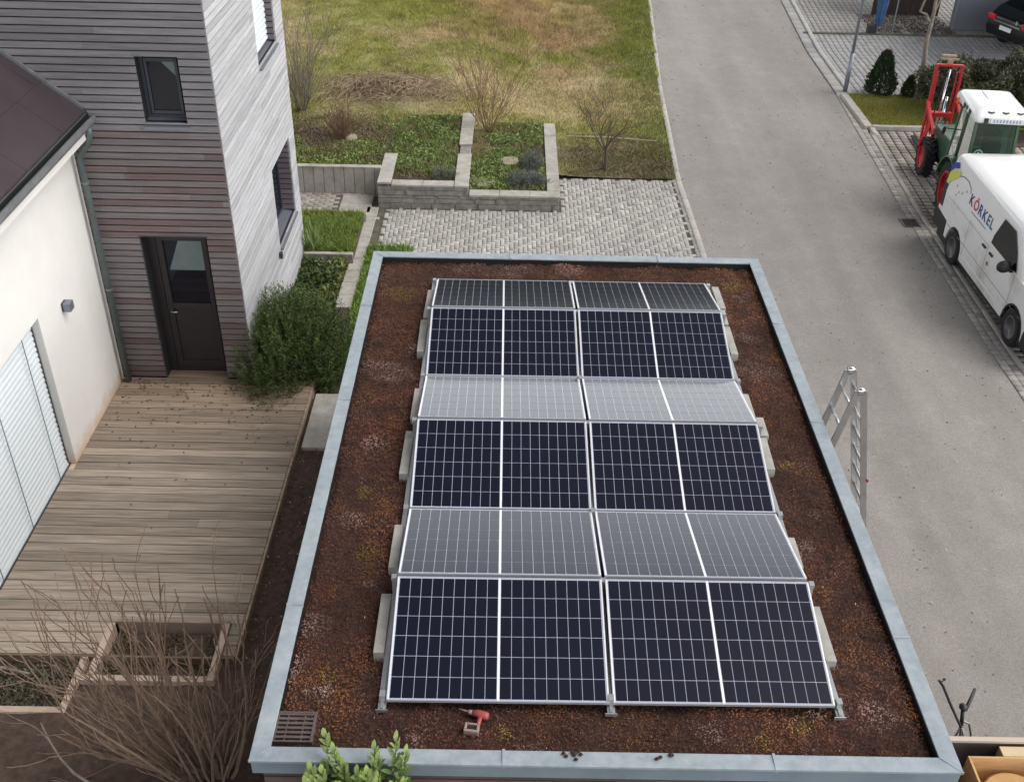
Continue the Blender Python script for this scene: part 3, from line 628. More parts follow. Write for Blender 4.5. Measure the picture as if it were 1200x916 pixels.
# ------------------------------------------------------------------ solar array
ML, MWd, TILT, GR, GV, GM = 1.722, 1.134, .2106, .0381, .0112, .0312; ay = .0049; ZL = .12
def make_module():
    t = thing('solar_panel', '', 'solar panel')
    mb = MB(); fwid = .008; th = .032
    mb.box(0, ML, 0, fwid, -th, 0, 1); mb.box(0, ML, MWd-fwid, MWd, -th, 0, 1); mb.box(0, .014, fwid, MWd-fwid, -th, 0); mb.box(ML-.014, ML, fwid, MWd-fwid, -th, 0)
    mb.build('frame', [m_frame, m_frame_l], t, world=False, bevel=.0015, seg=1)
    mb = MB(); mb.box(.013, ML-.013, fwid-.001, MWd-fwid+.001, -.01, -.004); bs = mb.build('backsheet', m_back, t, world=False)
    mb = MB(); mb.box(ML/2-.009, ML/2+.009, fwid, MWd-fwid, -.006, -.0028); mb.build('centre_strip', m_busb, t, world=False)
    mb = MB(); cw = (ML/2-.02-.010)/9; chh = (MWd-2*.018)/6; g = .0025
    for h_ in (0, 1):
        x0 = .02 if h_ == 0 else ML/2+.010
        for i in range(9):
            for j in range(6): 
                a0, a1, b0, b1 = x0+i*cw+g, x0+(i+1)*cw-g, .018+j*chh+g, .018+(j+1)*chh-g
                mb.add([(a0,b0,-.0025),(a1,b0,-.0025),(a1,b1,-.0025),(a0,b1,-.0025)], [(0,1,2,3)])
    mb.build('cells', m_cell, t, world=False)
    return t
mod = make_module(); mod['group'] = 'solar panels of the rooftop array'
cT, sT = MWd*math.cos(TILT), MWd*math.sin(TILT)
rown = ['front row, dark and tilted to the viewer', 'second row from the front, pale with sky glare', 'third row from the front, dark', 'fourth row from the front, pale with sky glare', 'fifth row from the front, dark', 'rearmost row, pale blue grey']
yb = 0; first = True
for r_ in range(6):
    if r_ > 0: yb += cT+(GR if r_ % 2 == 1 else GV)
    for cidx in (0, 1):
        xl = cidx*(ML+GM); y_ = yb; z_ = ZL if r_ % 2 == 0 else ZL+sT
        X_ = xl*math.cos(ay)-y_*math.sin(ay); Y_ = xl*math.sin(ay)+y_*math.cos(ay)
        rot = (TILT if r_ % 2 == 0 else -TILT, 0, ay); lab = ('left' if cidx == 0 else 'right')+' solar panel of the '+rown[r_]
        if first: mod.location = (X_,Y_,z_); mod.rotation_euler = rot; mod['label'] = lab; first = False
        else: dup(mod, (X_,Y_,z_), rot, lab)
bpy.context.view_layer.update()
YT = 6*cT+3*GR+2*GV
rails = [(-.035,'left edge'),(ML+GM/2,'middle gap'),(2*ML+GM+.035,'right edge')]
for xl, nm in rails:
    t = thing('mounting_rail', f'aluminium mounting rail on the moss under the {nm} of the solar panels', 'mounting rail', (xl, 0, .03), ay, 'mounting rails under the panels')
    mb = MB(); mb.box(-.03, .03, -.045, YT+.05, 0, .04); mb.box(-.012, .012, -.045, YT+.05, .04, .055); mb.build('rail', m_alu, t, world=False)
    mb = MB()
    for k in range(3):
        yr = cT+GR/2+k*(2*cT+GR+GV)
        mb.box(-.018, .018, yr-.018, yr+.018, .05, ZL+sT-.086); mb.box(-.022, .022, yr-.026, yr+.026, ZL+sT-.085, ZL+sT-.05)
    mb.builds('ridge_support', m_alu, t, world=False)
    mb = MB()
    for yr in (0.05, 2*cT+GR, 4*cT+2*GR+GV, YT-.05):
        mb.box(-.022, .022, yr-.03, yr+.03, .05, .11)
    mb.builds('clamp', m_alu, t, world=False)
    mb = MB(); mb.box(-.05, .045, -.052, -.046, .0, .04); mb.build('end_plate', m_alu, t, world=False, bevel=.003)
# ballast blocks (x, y0, y1, z)
lblk = [(-.115,.49,1.15,'beside the front row, left edge'),(-.09,1.47,2.04,'beside the second row, left edge'),(-.115,2.79,3.5,'beside the third row, left edge'),(-.085,3.73,4.29,'beside the fourth row, left edge'),(-.125,5.05,5.77,'beside the fifth row, left edge'),(-.1,5.83,6.52,'beside the rearmost row, left edge'),
        (3.56,.48,1.09,'beside the front row, right edge'),(3.53,1.56,1.96,'beside the second row, right edge'),(3.56,2.97,3.5,'beside the third row, right edge'),(3.60,3.53,3.86,'outermost of the cluster between third and fourth rows, right edge'),(3.52,3.86,4.3,'rear of the cluster beside the fourth row, right edge'),(3.55,5.12,5.75,'beside the fifth row, right edge'),(3.55,5.8,6.15,'between fifth and rearmost rows, right edge'),(3.57,6.2,6.75,'beside the rearmost row, right edge')]
for xc, ya, yb_, nm in lblk:
    mb = MB(); L2 = (yb_-ya)/2; mb.box(-.045, .045, -L2, L2, -.03, .085)
    o = mb.build('ballast_block', m_conc, bevel=.006); o.location = (xc, (ya+yb_)/2, .02); o.rotation_euler = (0,0,random.uniform(-.02,.02)); tag(o, 'pale concrete ballast block '+nm, 'block', 'ballast blocks weighing down the solar array')
# drain grate
t = thing('roof_grate', 'square rusty grey slatted grate in the front left corner of the planted roof', 'grate', (-.68,-.2,.02))
mb = MB(); mb.box(-.83,-.81,-.34,-.06,-.02,.045); mb.box(-.545,-.525,-.34,-.06,-.02,.045); mb.box(-.81,-.545,-.34,-.325,-.02,.045); mb.box(-.81,-.545,-.075,-.06,-.02,.045); mb.build('grate_frame', m_grate, t)
mb = MB()
for i in range(6): yy_ = -.315+i*.042; mb.box(-.81,-.545,yy_+.012,yy_+.034,.018,.042)
mb.box(-.745,-.735,-.325,-.075,.02,.038); mb.box(-.62,-.61,-.325,-.075,.02,.038); mb.build('slat', m_grate, t)
mb = MB(); mb.box(-.81,-.545,-.325,-.075,-.01,.002); mb.build('pit', m_black, t)
# cordless drill lying on the moss
t = thing('cordless_drill', 'red and grey cordless drill lying on the moss before the front panels', 'drill', (.68,-.08,.05), R(-8))
mr2 = mat('drill_red', srgb(160,76,74), .5); mg2 = mat('drill_grey', srgb(150,128,120), .6)
mb = MB(); mb.tube([(-.02,.03,0),(.03,.025,0),(.085,.015,0),(.11,.012,0)], [.022,.032,.033,.026], 10); mb.build('motor_housing', mr2, t, world=False, smooth=True)
mb = MB(); mb.tube([(-.055,.035,0),(-.02,.03,0)], [.014,.021], 10); mb.tube([(-.13,.05,0),(-.055,.035,0)], [.004,.006], 6); mb.build('chuck', mg2, t, world=False, smooth=True)
mb = MB(); mb.tube([(.05,.01,0),(.045,-.05,0),(.04,-.1,0)], [.02,.017,.019], 8); mb.build('handle', mr2, t, world=False, smooth=True)
mb = MB(); mb.box(-.055,.06,-.165,-.145,-.03,.03); mb.box(-.055,-.035,-.145,-.085,-.03,.03); mb.box(.04,.06,-.145,-.1,-.03,.03); mb.box(-.035,.04,-.1,-.085,-.03,.03); mb.build('battery_frame', mg2, t, world=False, bevel=.006)
mb = MB(); mb.box(-.033,.038,-.143,-.102,-.028,.012); mb.build('battery', m_vblk, t, world=False)
# moss crumbs on the coping
for xx_, nm in ((1.42,'largest, left'),(2.08,'small, right')):
    mb = MB()
    for i in range(9 if xx_ < 2 else 5): a_ = random.gauss(0,.035); mb.ball((xx_+a_, Y0+.11+random.gauss(0,.018)-abs(a_)*.3, .108), (.018,.014,.012), 6)
    tag(mb.build('moss_clump', m_subst, smooth=True), f'dark clump of moss fallen on the front zinc edge, {nm} one', 'moss clump', 'moss clumps on the zinc edge')

# ------------------------------------------------------------------ timber tower house
D0 = -2.5
tw = thing('timber_tower_house', 'tall flat house clad in grey horizontal timber battens with door to the deck', 'house', (-6,10.5,G))
TX1, TX0, TY0, TY1, TZ = -3.04, -9.5, 8.30, 12.95, 5.2
door = (-4.36,-3.42, D0,-.1); win = (-3.99,-3.43,1.58,2.46)
w2 = (10.95,12.47,-1.6,-.2); w1 = (10.9,12.3,1.5,2.95)
mb = MB()
for a_, b_, c_, d_ in rects(TX0, TX1-.3, G, TZ, [door, win]): mb.box(a_, b_, TY0, TY0+.3, c_, d_)
for a_, b_, c_, d_ in rects(TY0, TY1, G, TZ, [w1, w2]): mb.box(TX1-.3, TX1, a_, b_, c_, d_)
mb.box(TX0, TX1-.3, TY1-.3, TY1, G, TZ); mb.box(TX0, TX1-.31, TY0+.31, TY1-.31, TZ-.3, TZ-.1); mb.box(TX0, TX1-.31, TY0+.31, TY1-.31, 1.0, 1.2)
mb.build('wall', mat('wall_backing', srgb(34,32,33), .9), tw)
mb = MB(); z = D0+.02; pitch_ = .0985
while z < TZ:
    up_ = z > 1.42
    for a_, b_, c_, d_ in rects(TX0, TX1+.028, z, z+pitch_-.019, [(h[0]-.001,h[1]+.001,h[2],h[3]) for h in (door, win)]):
        xs = [a_]; 
        while xs[-1] < b_: xs.append(min(b_, xs[-1]+random.uniform(1.6,3.4)))
        for i in range(len(xs)-1):
            bc = np.array(srgb(132,129,132) if up_ else srgb(124,117,118)); t_ = random.random()
            if not up_ and t_ < .25: bc = np.array(srgb(118,103,103))
            bc = bc*random.uniform(.86,1.1)*(1.0-.12*(z < -1.6))
            mb.box(xs[i]+.001, xs[i+1]-.001, TY0-.03, TY0-.002, c_, d_, 0, tuple(bc))
    z += pitch_
mb.build('front_cladding', m_clad, tw)
mb = MB(); z = D0-.28
while z < TZ:
    for a_, b_, c_, d_ in rects(TY0-.002, TY1, z, z+pitch_-.010, [w1, w2]):
        xs = [a_]
        while xs[-1] < b_: xs.append(min(b_, xs[-1]+random.uniform(1.8,3.6)))
        for i in range(len(xs)-1):
            bc = np.array(srgb(172,172,175))*random.uniform(.76,1.1); mb.box(TX1+.002, TX1+.026+random.uniform(0,.004), xs[i]+.001, xs[i+1]-.001, c_, d_, 0, tuple(bc))
    z += pitch_
mb.build('side_cladding', m_clads, tw)
# reveals of side windows clad in dark battens (far reveal), sills
for (wn, top) in ((w2, False), (w1, True)):
    wi = MB(); wi.box(TX1-.24, TX1-.20, wn[0], wn[1], wn[2], wn[2]+.07); wi.box(TX1-.24, TX1-.20, wn[0], wn[1], wn[3]-.07, wn[3]); wi.box(TX1-.24, TX1-.20, wn[0], wn[0]+.07, wn[2]+.07, wn[3]-.07); wi.box(TX1-.24, TX1-.20, wn[1]-.07, wn[1], wn[2]+.07, wn[3]-.07); wi.box(TX1-.24, TX1-.205, (wn[0]+wn[1])/2-.03, (wn[0]+wn[1])/2+.03, wn[2]+.07, wn[3]-.07)
    wo = wi.build('window', m_dfr, tw)
    g_ = MB(); g_.box(TX1-.23, TX1-.222, wn[0]+.06, wn[1]-.06, wn[2]+.06, wn[3]-.06); g_.build('pane', m_glass, wo)
    s_ = MB(); s_.add([(TX1-.2,wn[0]+.002,wn[2]+.03),(TX1+.07,wn[0]+.002,wn[2]-.02),(TX1+.07,wn[1]-.002,wn[2]-.02),(TX1-.2,wn[1]-.002,wn[2]+.03),(TX1-.2,wn[0]+.002,wn[2]+.005),(TX1+.07,wn[0]+.002,wn[2]-.05),(TX1+.07,wn[1]-.002,wn[2]-.05),(TX1-.2,wn[1]-.002,wn[2]+.005)], [(0,1,2,3),(4,7,6,5),(0,4,5,1),(1,5,6,2),(2,6,7,3),(3,7,4,0)]); s_.build('sill', m_sill, wo)
    r_ = MB(); z = wn[2]+.035
    while z < wn[3]-.05:
        bc = tuple(np.array(srgb(118,110,116))*random.uniform(.8,1.1)); r_.box(TX1-.2, TX1-.0, wn[1]-.022, wn[1]-.001, z, z+.08, 0, bc); r_.box(TX1-.2, TX1, wn[0]+.001, wn[0]+.022, z, z+.08, 0, bc); z += pitch_
    r_.builds('reveal_cladding', m_clad, wo)
    if top:
        b_ = MB(); z = wn[2]+.1
        slats(b_, TX1-.11, wn[0]+.03, wn[1]-.03, z, wn[3]-.02, .088)
        b_.build('venetian_blind', m_silv, wo)
# front window
wi = MB(); yf = TY0+.13
for fr in ((win[0], win[0]+.05, win[2], win[3]), (win[1]-.05, win[1], win[2], win[3]), (win[0]+.05, win[1]-.05, win[2], win[2]+.06), (win[0]+.05, win[1]-.05, win[3]-.05, win[3])): wi.box(fr[0], fr[1], yf, yf+.06, fr[2], fr[3])
for fr in ((win[0]+.06, win[0]+.1, win[2]+.07, win[3]-.06), (win[1]-.1, win[1]-.06, win[2]+.07, win[3]-.06), (win[0]+.1, win[1]-.1, win[2]+.07, win[2]+.12), (win[0]+.1, win[1]-.1, win[3]-.11, win[3]-.06)): wi.box(fr[0], fr[1], yf-.012, yf+.03, fr[2], fr[3])
wo = wi.build('window', m_dfr, tw, bevel=.004, seg=1)
g_ = MB(); g_.box(win[0]+.09, win[1]-.09, yf+.01, yf+.016, win[2]+.11, win[3]-.1); g_.build('pane', m_glass, wo)
s_ = MB(); s_.add([(win[0]-.03,TY0-.06,win[2]-.05),(win[1]+.03,TY0-.06,win[2]-.05),(win[1]-.001,yf,win[2]+.02),(win[0]+.001,yf,win[2]+.02),(win[0]-.03,TY0-.06,win[2]-.09),(win[1]+.03,TY0-.06,win[2]-.09),(win[1]-.001,yf,win[2]-.02),(win[0]+.001,yf,win[2]-.02)], [(0,1,2,3),(4,7,6,5),(0,4,5,1),(1,5,6,2),(2,6,7,3),(3,7,4,0)]); s_.build('sill', m_sill, wo)
c_ = MB(); c_.add([(win[1]-.28,yf+.004,win[3]-.1),(win[1]-.1,yf+.004,win[3]-.1),(win[1]-.1,yf+.004,win[3]-.3)], [(0,1,2)]); c_.build('curtain', m_curt, wo)
# door
dm = MB(); yd = TY0+.17; m1 = door[0]+.13
for fr in ((door[0], m1, D0, door[3]), (door[1]-.06, door[1], D0, door[3]), (m1, door[1]-.06, D0, D0+.09), (m1, door[1]-.06, door[3]-.07, door[3])): dm.box(fr[0], fr[1], yd, yd+.07, fr[2], fr[3])
for fr in ((m1+.01, m1+.1, D0+.1, door[3]-.08), (door[1]-.14, door[1]-.07, D0+.1, door[3]-.08), (m1+.1, door[1]-.14, D0+.1, D0+.2), (m1+.1, door[1]-.14, -1.38, -1.28), (m1+.1, door[1]-.14, door[3]-.15, door[3]-.08)): dm.box(fr[0], fr[1], yd-.015, yd+.05, fr[2], fr[3])
do = dm.build('door', m_doorm, tw, bevel=.004, seg=1)
g_ = MB(); g_.box(m1+.09, door[1]-.13, yd+.01, yd+.018, -1.29, door[3]-.14); g_.build('pane', m_glass, do)
g_ = MB(); g_.box(m1+.09, door[1]-.13, yd+.012, yd+.03, D0+.19, -1.37); g_.build('lower_panel', m_doorm, do)
cu = MB(); cu.add([(m1+.33,yd+.005,door[3]-.15),(door[1]-.15,yd+.005,door[3]-.15),(door[1]-.15,yd+.005,-.73),(m1+.14,yd+.005,-.73)], [(0,1,2,3)]); cu.build('frosted_pane', mat('frosted_pane', srgb(116,130,130), .35, var=srgb(96,110,110), vscale=3), do)
hb = MB(); hb.cyl((m1+.06,yd-.05,-1.42),(m1+.16,yd-.05,-1.42),.01); hb.cyl((m1+.06,yd-.05,-1.42),(m1+.06,yd,-1.42),.009); hb.build('handle', m_alu, do, smooth=True)
mb = MB(); mb.box(door[0]-.01, door[0]-.001, TY0-.034, yd, D0, door[3]+.0); mb.box(door[0]-.02, door[1]+.02, TY0-.034, TY0-.002, door[3]+.001, door[3]+.02); mb.build('door_trim', m_dfr, tw)
lm = MB(); lm.box(TX1+.03, TX1+.08, 10.78, 10.86, -1.72, -1.62); lm.build('tap', m_dfr, tw)

# ------------------------------------------------------------------ white rendered house
WX = -5.03
wh = thing('white_house', 'white rendered house wing with dark plate roof and closed metal blinds', 'house', (-7,2.5,G))
op = (-2.6, 6.12, D0-.02, -.19)
mb = MB()
for a_, b_, c_, d_ in rects(-4.5, 8.255, G, 1.42, [op]): mb.box(WX-.35, WX, a_, b_, c_, d_)
mb.add([(WX-.36,8.25,G),(WX-.36,-4.5,G),(WX-.36,-4.5,1.5),(WX-.36,8.25,1.5)], [(0,1,2,3)])
# stained foot of the wall
nt_ = m_plast.node_tree; pn = nt_.nodes['Principled BSDF']; src = pn.inputs['Base Color'].links[0].from_socket
tc = nt_.nodes.new('ShaderNodeTexCoord'); sp = nt_.nodes.new('ShaderNodeSeparateXYZ'); nt_.links.new(tc.outputs['Object'], sp.inputs[0])
nz = nt_.nodes.new('ShaderNodeTexNoise'); nz.inputs['Scale'].default_value = 5; nt_.links.new(tc.outputs['Object'], nz.inputs['Vector'])
ad = nt_.nodes.new('ShaderNodeMath'); ad.operation = 'MULTIPLY_ADD'; nt_.links.new(nz.outputs[0], ad.inputs[0]); ad.inputs[1].default_value = -.35; nt_.links.new(sp.outputs[2], ad.inputs[2])
mrg = nt_.nodes.new('ShaderNodeMapRange'); mrg.inputs[1].default_value = D0-.18; mrg.inputs[2].default_value = D0+.08; mrg.inputs[3].default_value = .7; mrg.inputs[4].default_value = 0
nt_.links.new(ad.outputs[0], mrg.inputs[0]); mx = nt_.nodes.new('ShaderNodeMix'); mx.data_type = 'RGBA'; nt_.links.new(mrg.outputs[0], mx.inputs[0]); nt_.links.new(src, mx.inputs[6]); mx.inputs[7].default_value = (*srgb(196,158,122), 1); nt_.links.new(mx.outputs[2], pn.inputs['Base Color'])
mb.build('wall', m_plast, wh)
bl = MB(); slats(bl, WX-.115, op[0], op[1]-.035, op[2]+.09, op[3]-.02, .079)
bo = bl.build('venetian_blind', m_silv, wh)
mb = MB(); mb.box(WX-.14, WX-.09, op[0], op[1]-.04, op[2]+.01, op[2]+.05); mb.build('bottom_rail', m_silv, bo)
for yc in (5.72, 4.75, 3.8, 2.85): mb = MB(); mb.tube([(WX-.07, yc, op[2]+.05),(WX-.07, yc, op[3])], .006, 5); mb.build('cord', m_cord, bo)
mb = MB(); mb.box(WX-.16, WX-.10, op[1]-.03, op[1]-.004, op[2], op[3]-.005); mb.build('guide_rail', m_dfr, bo)
mb = MB(); mb.box(WX-.2, WX-.075, op[0], op[1], D0-.05, D0+.006); mb.build('threshold', m_dfr, wh)
# roof: plates in courses
ex, ez, sl_ = -4.74, 1.74, .80
rf = MB(); cs = .62; nrm = Vector((sl_,0,1)).normalized(); dx = cs/math.sqrt(1+sl_*sl_)
for i in range(8):
    xa, xb = ex-i*dx, ex-(i+1)*dx; za, zb = ez+i*dx*sl_, ez+(i+1)*dx*sl_; yj = -4.6-(.6 if i % 2 else 0)
    while yj < 8.26:
        y0_, y1_ = max(yj,-4.6)+.003, min(yj+1.2, 8.26)-.003
        if y1_-y0_ > .05:
            tt = .014
            rf.add([(xa,y0_,za+tt),(xa,y1_,za+tt),(xb,y1_,zb),(xb,y0_,zb),(xa,y0_,za-.01),(xa,y1_,za-.01),(xb,y1_,zb-.02),(xb,y0_,zb-.02)], [(0,1,2,3),(4,7,6,5),(0,4,5,1),(1,5,6,2),(2,6,7,3),(3,7,4,0)])
        yj += 1.2
ro = rf.build('roof', m_roof, wh)
mb = MB(); mb.add([(ex+.02,-4.6,ez-.03),(ex+.02,8.25,ez-.03),(ex-5,8.25,ez-.03+5*sl_),(ex-5,-4.6,ez-.03+5*sl_),(ex+.02,-4.6,ez-.2),(ex+.02,8.25,ez-.2),(ex-5,8.25,ez-.2+5*sl_),(ex-5,-4.6,ez-.2+5*sl_)], [(0,1,2,3),(4,7,6,5),(0,4,5,1),(1,5,6,2),(2,6,7,3),(3,7,4,0)]); mb.build('roof_underlay', m_black, wh)
mb = MB(); mb.obox((ex-.02,8.235,ez+.035),(ex-5,8.235,ez+.035+4.98*sl_), .05, .05); mb.build('flashing', m_gut, ro)
mb = MB(); prof = [(ex+.0,ez-.02),(ex+.01,ez-.11),(ex+.045,ez-.15),(ex+.1,ez-.15),(ex+.13,ez-.1),(ex+.13,ez-.02),(ex+.12,ez-.02),(ex+.118,ez-.095),(ex+.095,ez-.138),(ex+.05,ez-.138),(ex+.02,ez-.1),(ex+.012,ez-.02)]
mb.prism(prof, -4.6, 8.2, 'y'); mb.build('gutter', m_gut, wh)
mb = MB(); mb.tube([(ex+.06,8.05,ez-.14),(ex+.06,8.06,ez-.26),(ex-.02,8.1,ez-.42),(WX+.12,8.14,ez-.6),(WX+.12,8.14,ez-.9),(WX+.12,8.14,D0+.02)], .042, 12); dp = mb.build('downpipe', m_pipe, wh, smooth=True)
mb = MB()
for zz in (.75,-.9): mb.cyl((WX+.12,8.14,zz),(WX+.12,8.14,zz+.03),.049)
mb.builds('bracket', m_gut, dp)
mb = MB(); mb.box(WX-.02, ex+.01, -4.5, 8.25, 1.42, 1.55); mb.build('soffit', m_plast, wh)
t = thing('wall_lamp', 'small square grey lamp fixed to the white house wall above the deck', 'wall lamp', (WX,6.87,-.44))
mb = MB(); mb.box(WX, WX+.025, 6.81, 6.93, -.5, -.38); mb.build('back_plate', m_dfr, t)
mb = MB(); mb.box(WX+.026, WX+.12, 6.8, 6.94, -.50, -.38); mb.build('lamp_housing', m_sill, t, bevel=.008)

# ------------------------------------------------------------------ deck and beds
dk = thing('wooden_deck', 'weathered brown plank terrace between the white wall and the carport', 'deck', (-3.5,5.5,G))
mb = MB(); y = 2.72; bp = .1633
while y < 8.62:
    yb_ = y+bp-.009
    x0_, x1_ = (WX-.07 if y < 5.9 else WX+.005), -2.11
    segs = [(x0_, x1_)]
    if y < 3.17: segs = [(x0_, -3.58), (-2.24, x1_)]
    if y > 8.25: segs = [(door[0]+.002, door[1]-.002)]
    if y < 8.25 < yb_: yb_ = 8.262
    for a_, b_ in segs:
        c0 = np.array(srgb(152,139,126)); xs = [a_]
        if b_-a_ > 2.2 and random.random() < .35: xs.append(random.uniform(a_+.6, b_-.6))
        xs.append(b_)
        for i in range(len(xs)-1):
            f_ = random.uniform(.72,1.12); cc = c0*f_
            tb = min(1, max(0, (y-6.2)/1.5+random.uniform(-.15,.15))); cc = cc*(1-tb*np.array([.2,.27,.34]))
            if random.random() < .16: cc = cc*.8
            mb.box(xs[i]+.001, xs[i+1]-.001, y, min(yb_, 8.46), D0-.03, D0+random.uniform(-.003,.003), 0, tuple(cc))
    y = y+bp
mb.build('planks', m_deck, dk, bevel=.003, seg=1)
mb = MB(); mb.box(-2.105, -2.075, 2.72, 8.26, D0-.2, D0-.002, 0, srgb(150,134,116)); mb.box(WX, -2.11, 2.69, 2.715, D0-.17, D0-.01, 0, srgb(110,94,78)) ; mb.build('edge_board', m_deck, dk)
mb = MB(); mb.box(WX+.05, -2.15, 3.3, 8.2, D0-.2, D0-.035); mb.box(WX+.05, -3.7, 2.8, 3.28, D0-.2, D0-.035); mb.build('joists', m_black, dk)
tc_ = srgb(176,156,142); td_ = srgb(138,120,108)
t = thing('timber_planter_bed', 'timber framed bed of dark soil cut into the front edge of the deck', 'planter', (-2.9,2.8,G))
mb = MB(); mb.box(-3.56,-2.26,3.19,3.235,G-.05,D0+.02,0,td_); mb.box(-2.33,-2.25,2.35,3.185,G-.05,D0+.025,0,tc_); mb.box(-3.72,-2.335,2.35,2.43,G-.05,D0+.0,0,tc_); mb.box(-3.66,-3.58,2.435,3.185,G-.05,D0+.005,0,tc_); mb.build('boards', m_timb, t, bevel=.005)
mb = MB(); mb.box(-3.58,-2.335,2.435,3.185,G-.05,D0-.16); mb.build('soil_fill', m_soil, t)
t = thing('timber_planter_bed', 'low timber framed bed of mossy soil at the left picture edge below the deck', 'planter', (-4.6,2.3,G))
mb = MB(); mb.box(-3.80,-3.725,1.98,2.68,G-.05,D0+.0,0,tc_); mb.box(-6.2,-3.73,1.93,2.005,G-.05,D0-.02,0,tc_); mb.build('boards', m_timb, t, bevel=.005)
mb = MB(); mb.box(-6.2,-3.805,2.01,2.68,G-.05,D0-.14); mb.build('soil_fill', mat('mossy_soil', srgb(74,66,52), .95, var=srgb(48,44,34), vscale=12, bump=.8, bscale=40), t)
n = 260; x = rng.uniform(-4.95, -2.2, n); y = 8.2-rng.exponential(.7, n); k = (y > 3.4); x, y = x[k], y[k]; n = len(x)
D = unit(np.stack([rng.normal(0,1,n), rng.normal(0,1,n), rng.uniform(0,.2,n)],1)); V, F = leafquads(np.stack([x,y,np.full(n,D0+.008)],1), D, rng.uniform(.02,.07,n), .03)
tag(npmesh('leaf_debris', V, F, m_leaf, np.repeat(np.array([.10,.07,.045])*rng.uniform(.4,1.6,(n,1)),4,0)), kind='stuff')
tag(leafmass('bed_plants', 1600, -3.55, -2.4, 2.45, 3.15, D0-.16, .10, .05, (.06,.05,.03), (.13,.11,.05), .5, 12), kind='stuff')
tag(leafmass('bed_litter', 4000, -5.6, -3.85, 2.05, 2.65, D0-.14, .05, .05, (.08,.07,.05), (.13,.12,.08), .3, 13), kind='stuff')
# pebbles and litter on the soil
n = 9000; x = rng.uniform(-4.6, -.95, n); y = rng.uniform(-1.5, 6.6, n); k = (x > -2.05) | (y < 1.9); x, y = x[k], y[k]; n = len(x)
D = unit(np.stack([rng.normal(0,1,n), rng.normal(0,1,n), rng.uniform(0,.6,n)],1)); V, F = leafquads(np.stack([x,y,np.full(n,G+.235)],1), D, rng.uniform(.02,.06,n), .02)
c = np.array([.09,.065,.05])*rng.uniform(.4,2.4,(n,1)); lt = rng.uniform(0,1,n) < .05; c[lt] = np.array([.4,.38,.36])
tag(npmesh('soil_litter', V, F, m_leaf, np.repeat(c,4,0)), kind='stuff')
mb = MB(); mb.box(-2.02,-.95,6.62,7.98,G-.1,G+.25); tag(mb.build('path_slab', m_concw, bevel=.008), kind='structure')
# strip and raised green bed next to the tower
mb = MB()
for i in range(9): y_ = 11.0+i*.47; mb.box(-2.19+.012*i, -1.9+.005*i, y_, y_+.462, G-.1, G+.03)
mb.box(-2.68,-2.02,14.95,15.8,G-.1,G+.03); tag(mb.build('edging_path', m_concw, bevel=.006), kind='structure')
mb = MB(); mb.box(-4.4,-1.75,12.96,15.95,G-.3,G+.0); tag(mb.build('terrace_bed', m_joint), kind='structure')
yy = np.arange(14.62, 15.9, .105); xx = np.arange(-4.3, -1.9, .21); CX, CY = np.meshgrid(xx, yy); CX = (CX+(np.arange(len(yy))%2)[:,None]*.1).ravel(); CY = CY.ravel(); k = ~((CX > -2.78) & (CY > 14.9) & (CY < 15.85)); CX, CY = CX[k], CY[k]; n = len(CX)
tag(blocks('terrace_pavers', CX, CY, np.full(n,.198), np.full(n,.093), G-.05, G+.012, colvar(n, (.34,.31,.28), .14), m_paver), kind='structure')
t = thing('raised_bed_edging', 'concrete edging block row at the foot of the small green bed by the tower', 'edging', (-2.5,12.75,G))
mb = MB()
for i in range(4): mb.box(-3.0+i*.235, -3.0+i*.235+.228, 12.66, 12.74, G-.05, -2.60)
mb.builds('edging_block', mstone_d, t, bevel=.006)
mb = MB(); mb.box(-3.0,-2.07,12.655,12.75,-2.598,-2.57); mb.box(-4.2,-2.03,14.5,14.57,G,-2.6); mb.builds('edging_top', m_concw, t, bevel=.005)
mb = MB(); mb.box(-3.0,-2.08,12.76,12.96,G-.05,-2.63); mb.box(-4.2,-2.08,12.96,14.49,G-.05,-2.63); tag(mb.build('green_bed_soil', m_soil), kind='structure')
x, y = scatter(26000, -3.9, -2.1, 12.78, 14.48, lambda x, y: (fbm(x,y,.5,6) > .3) & ((x > -3.0) | (y > 13)))
n1 = fbm(x,y,.3,16)[:,None]; tag(blades('green_bed_plants', np.stack([x,y,np.full(len(x),-2.63)],1), .13, .03, np.array([.13,.20,.04])*(1-n1)+np.array([.30,.36,.09])*n1, m_grass, 1.2), kind='stuff')
x, y = scatter(9000, -1.86, -.98, 9.0, 13.4, lambda x, y: x < 0)
tag(blades('side_grass', np.stack([x,y,np.full(len(x),G)],1), .12, .03, np.tile(np.array([.2,.3,.07]),(len(x),1)), m_grass, 1.0), kind='stuff')
mb = MB(); mb.box(-1.88,-.95,7.98,13.42,G-.1,G+.004); tag(mb.build('side_soil', m_soil), kind='structure')
tag(leafmass('ivy_ground_cover', 5000, -3.0, -2.2, 10.6, 12.6, G, .25, .09, (.04,.075,.025), (.12,.15,.05), .3, 14), kind='stuff')
tag(leafmass('ivy_ground_cover', 2200, -2.5, -2.2, 11.2, 12.6, G+.05, .2, .09, (.10,.14,.03), (.20,.2,.06), .4, 15), kind='stuff')
# leafy green stalk plant in front of wall
t = thing('tall_grass_clump', 'pale green upright stalk clump in the small bed against the grey tower', 'plant', (-2.85,12.85,-2.6))
n = 60; P = np.stack([rng.normal(0,.04,n), rng.normal(0,.05,n), np.zeros(n)],1); D = unit(np.stack([rng.normal(0,.22,n), rng.normal(-.1,.2,n), np.ones(n)],1)); V, F = leafquads(P, D, rng.uniform(.3,.7,n), .025)
o = npmesh('leaves', V, F, m_leaf, np.repeat(np.array([.22,.3,.12])*rng.uniform(.7,1.3,(n,1)),4,0)); o.parent = t

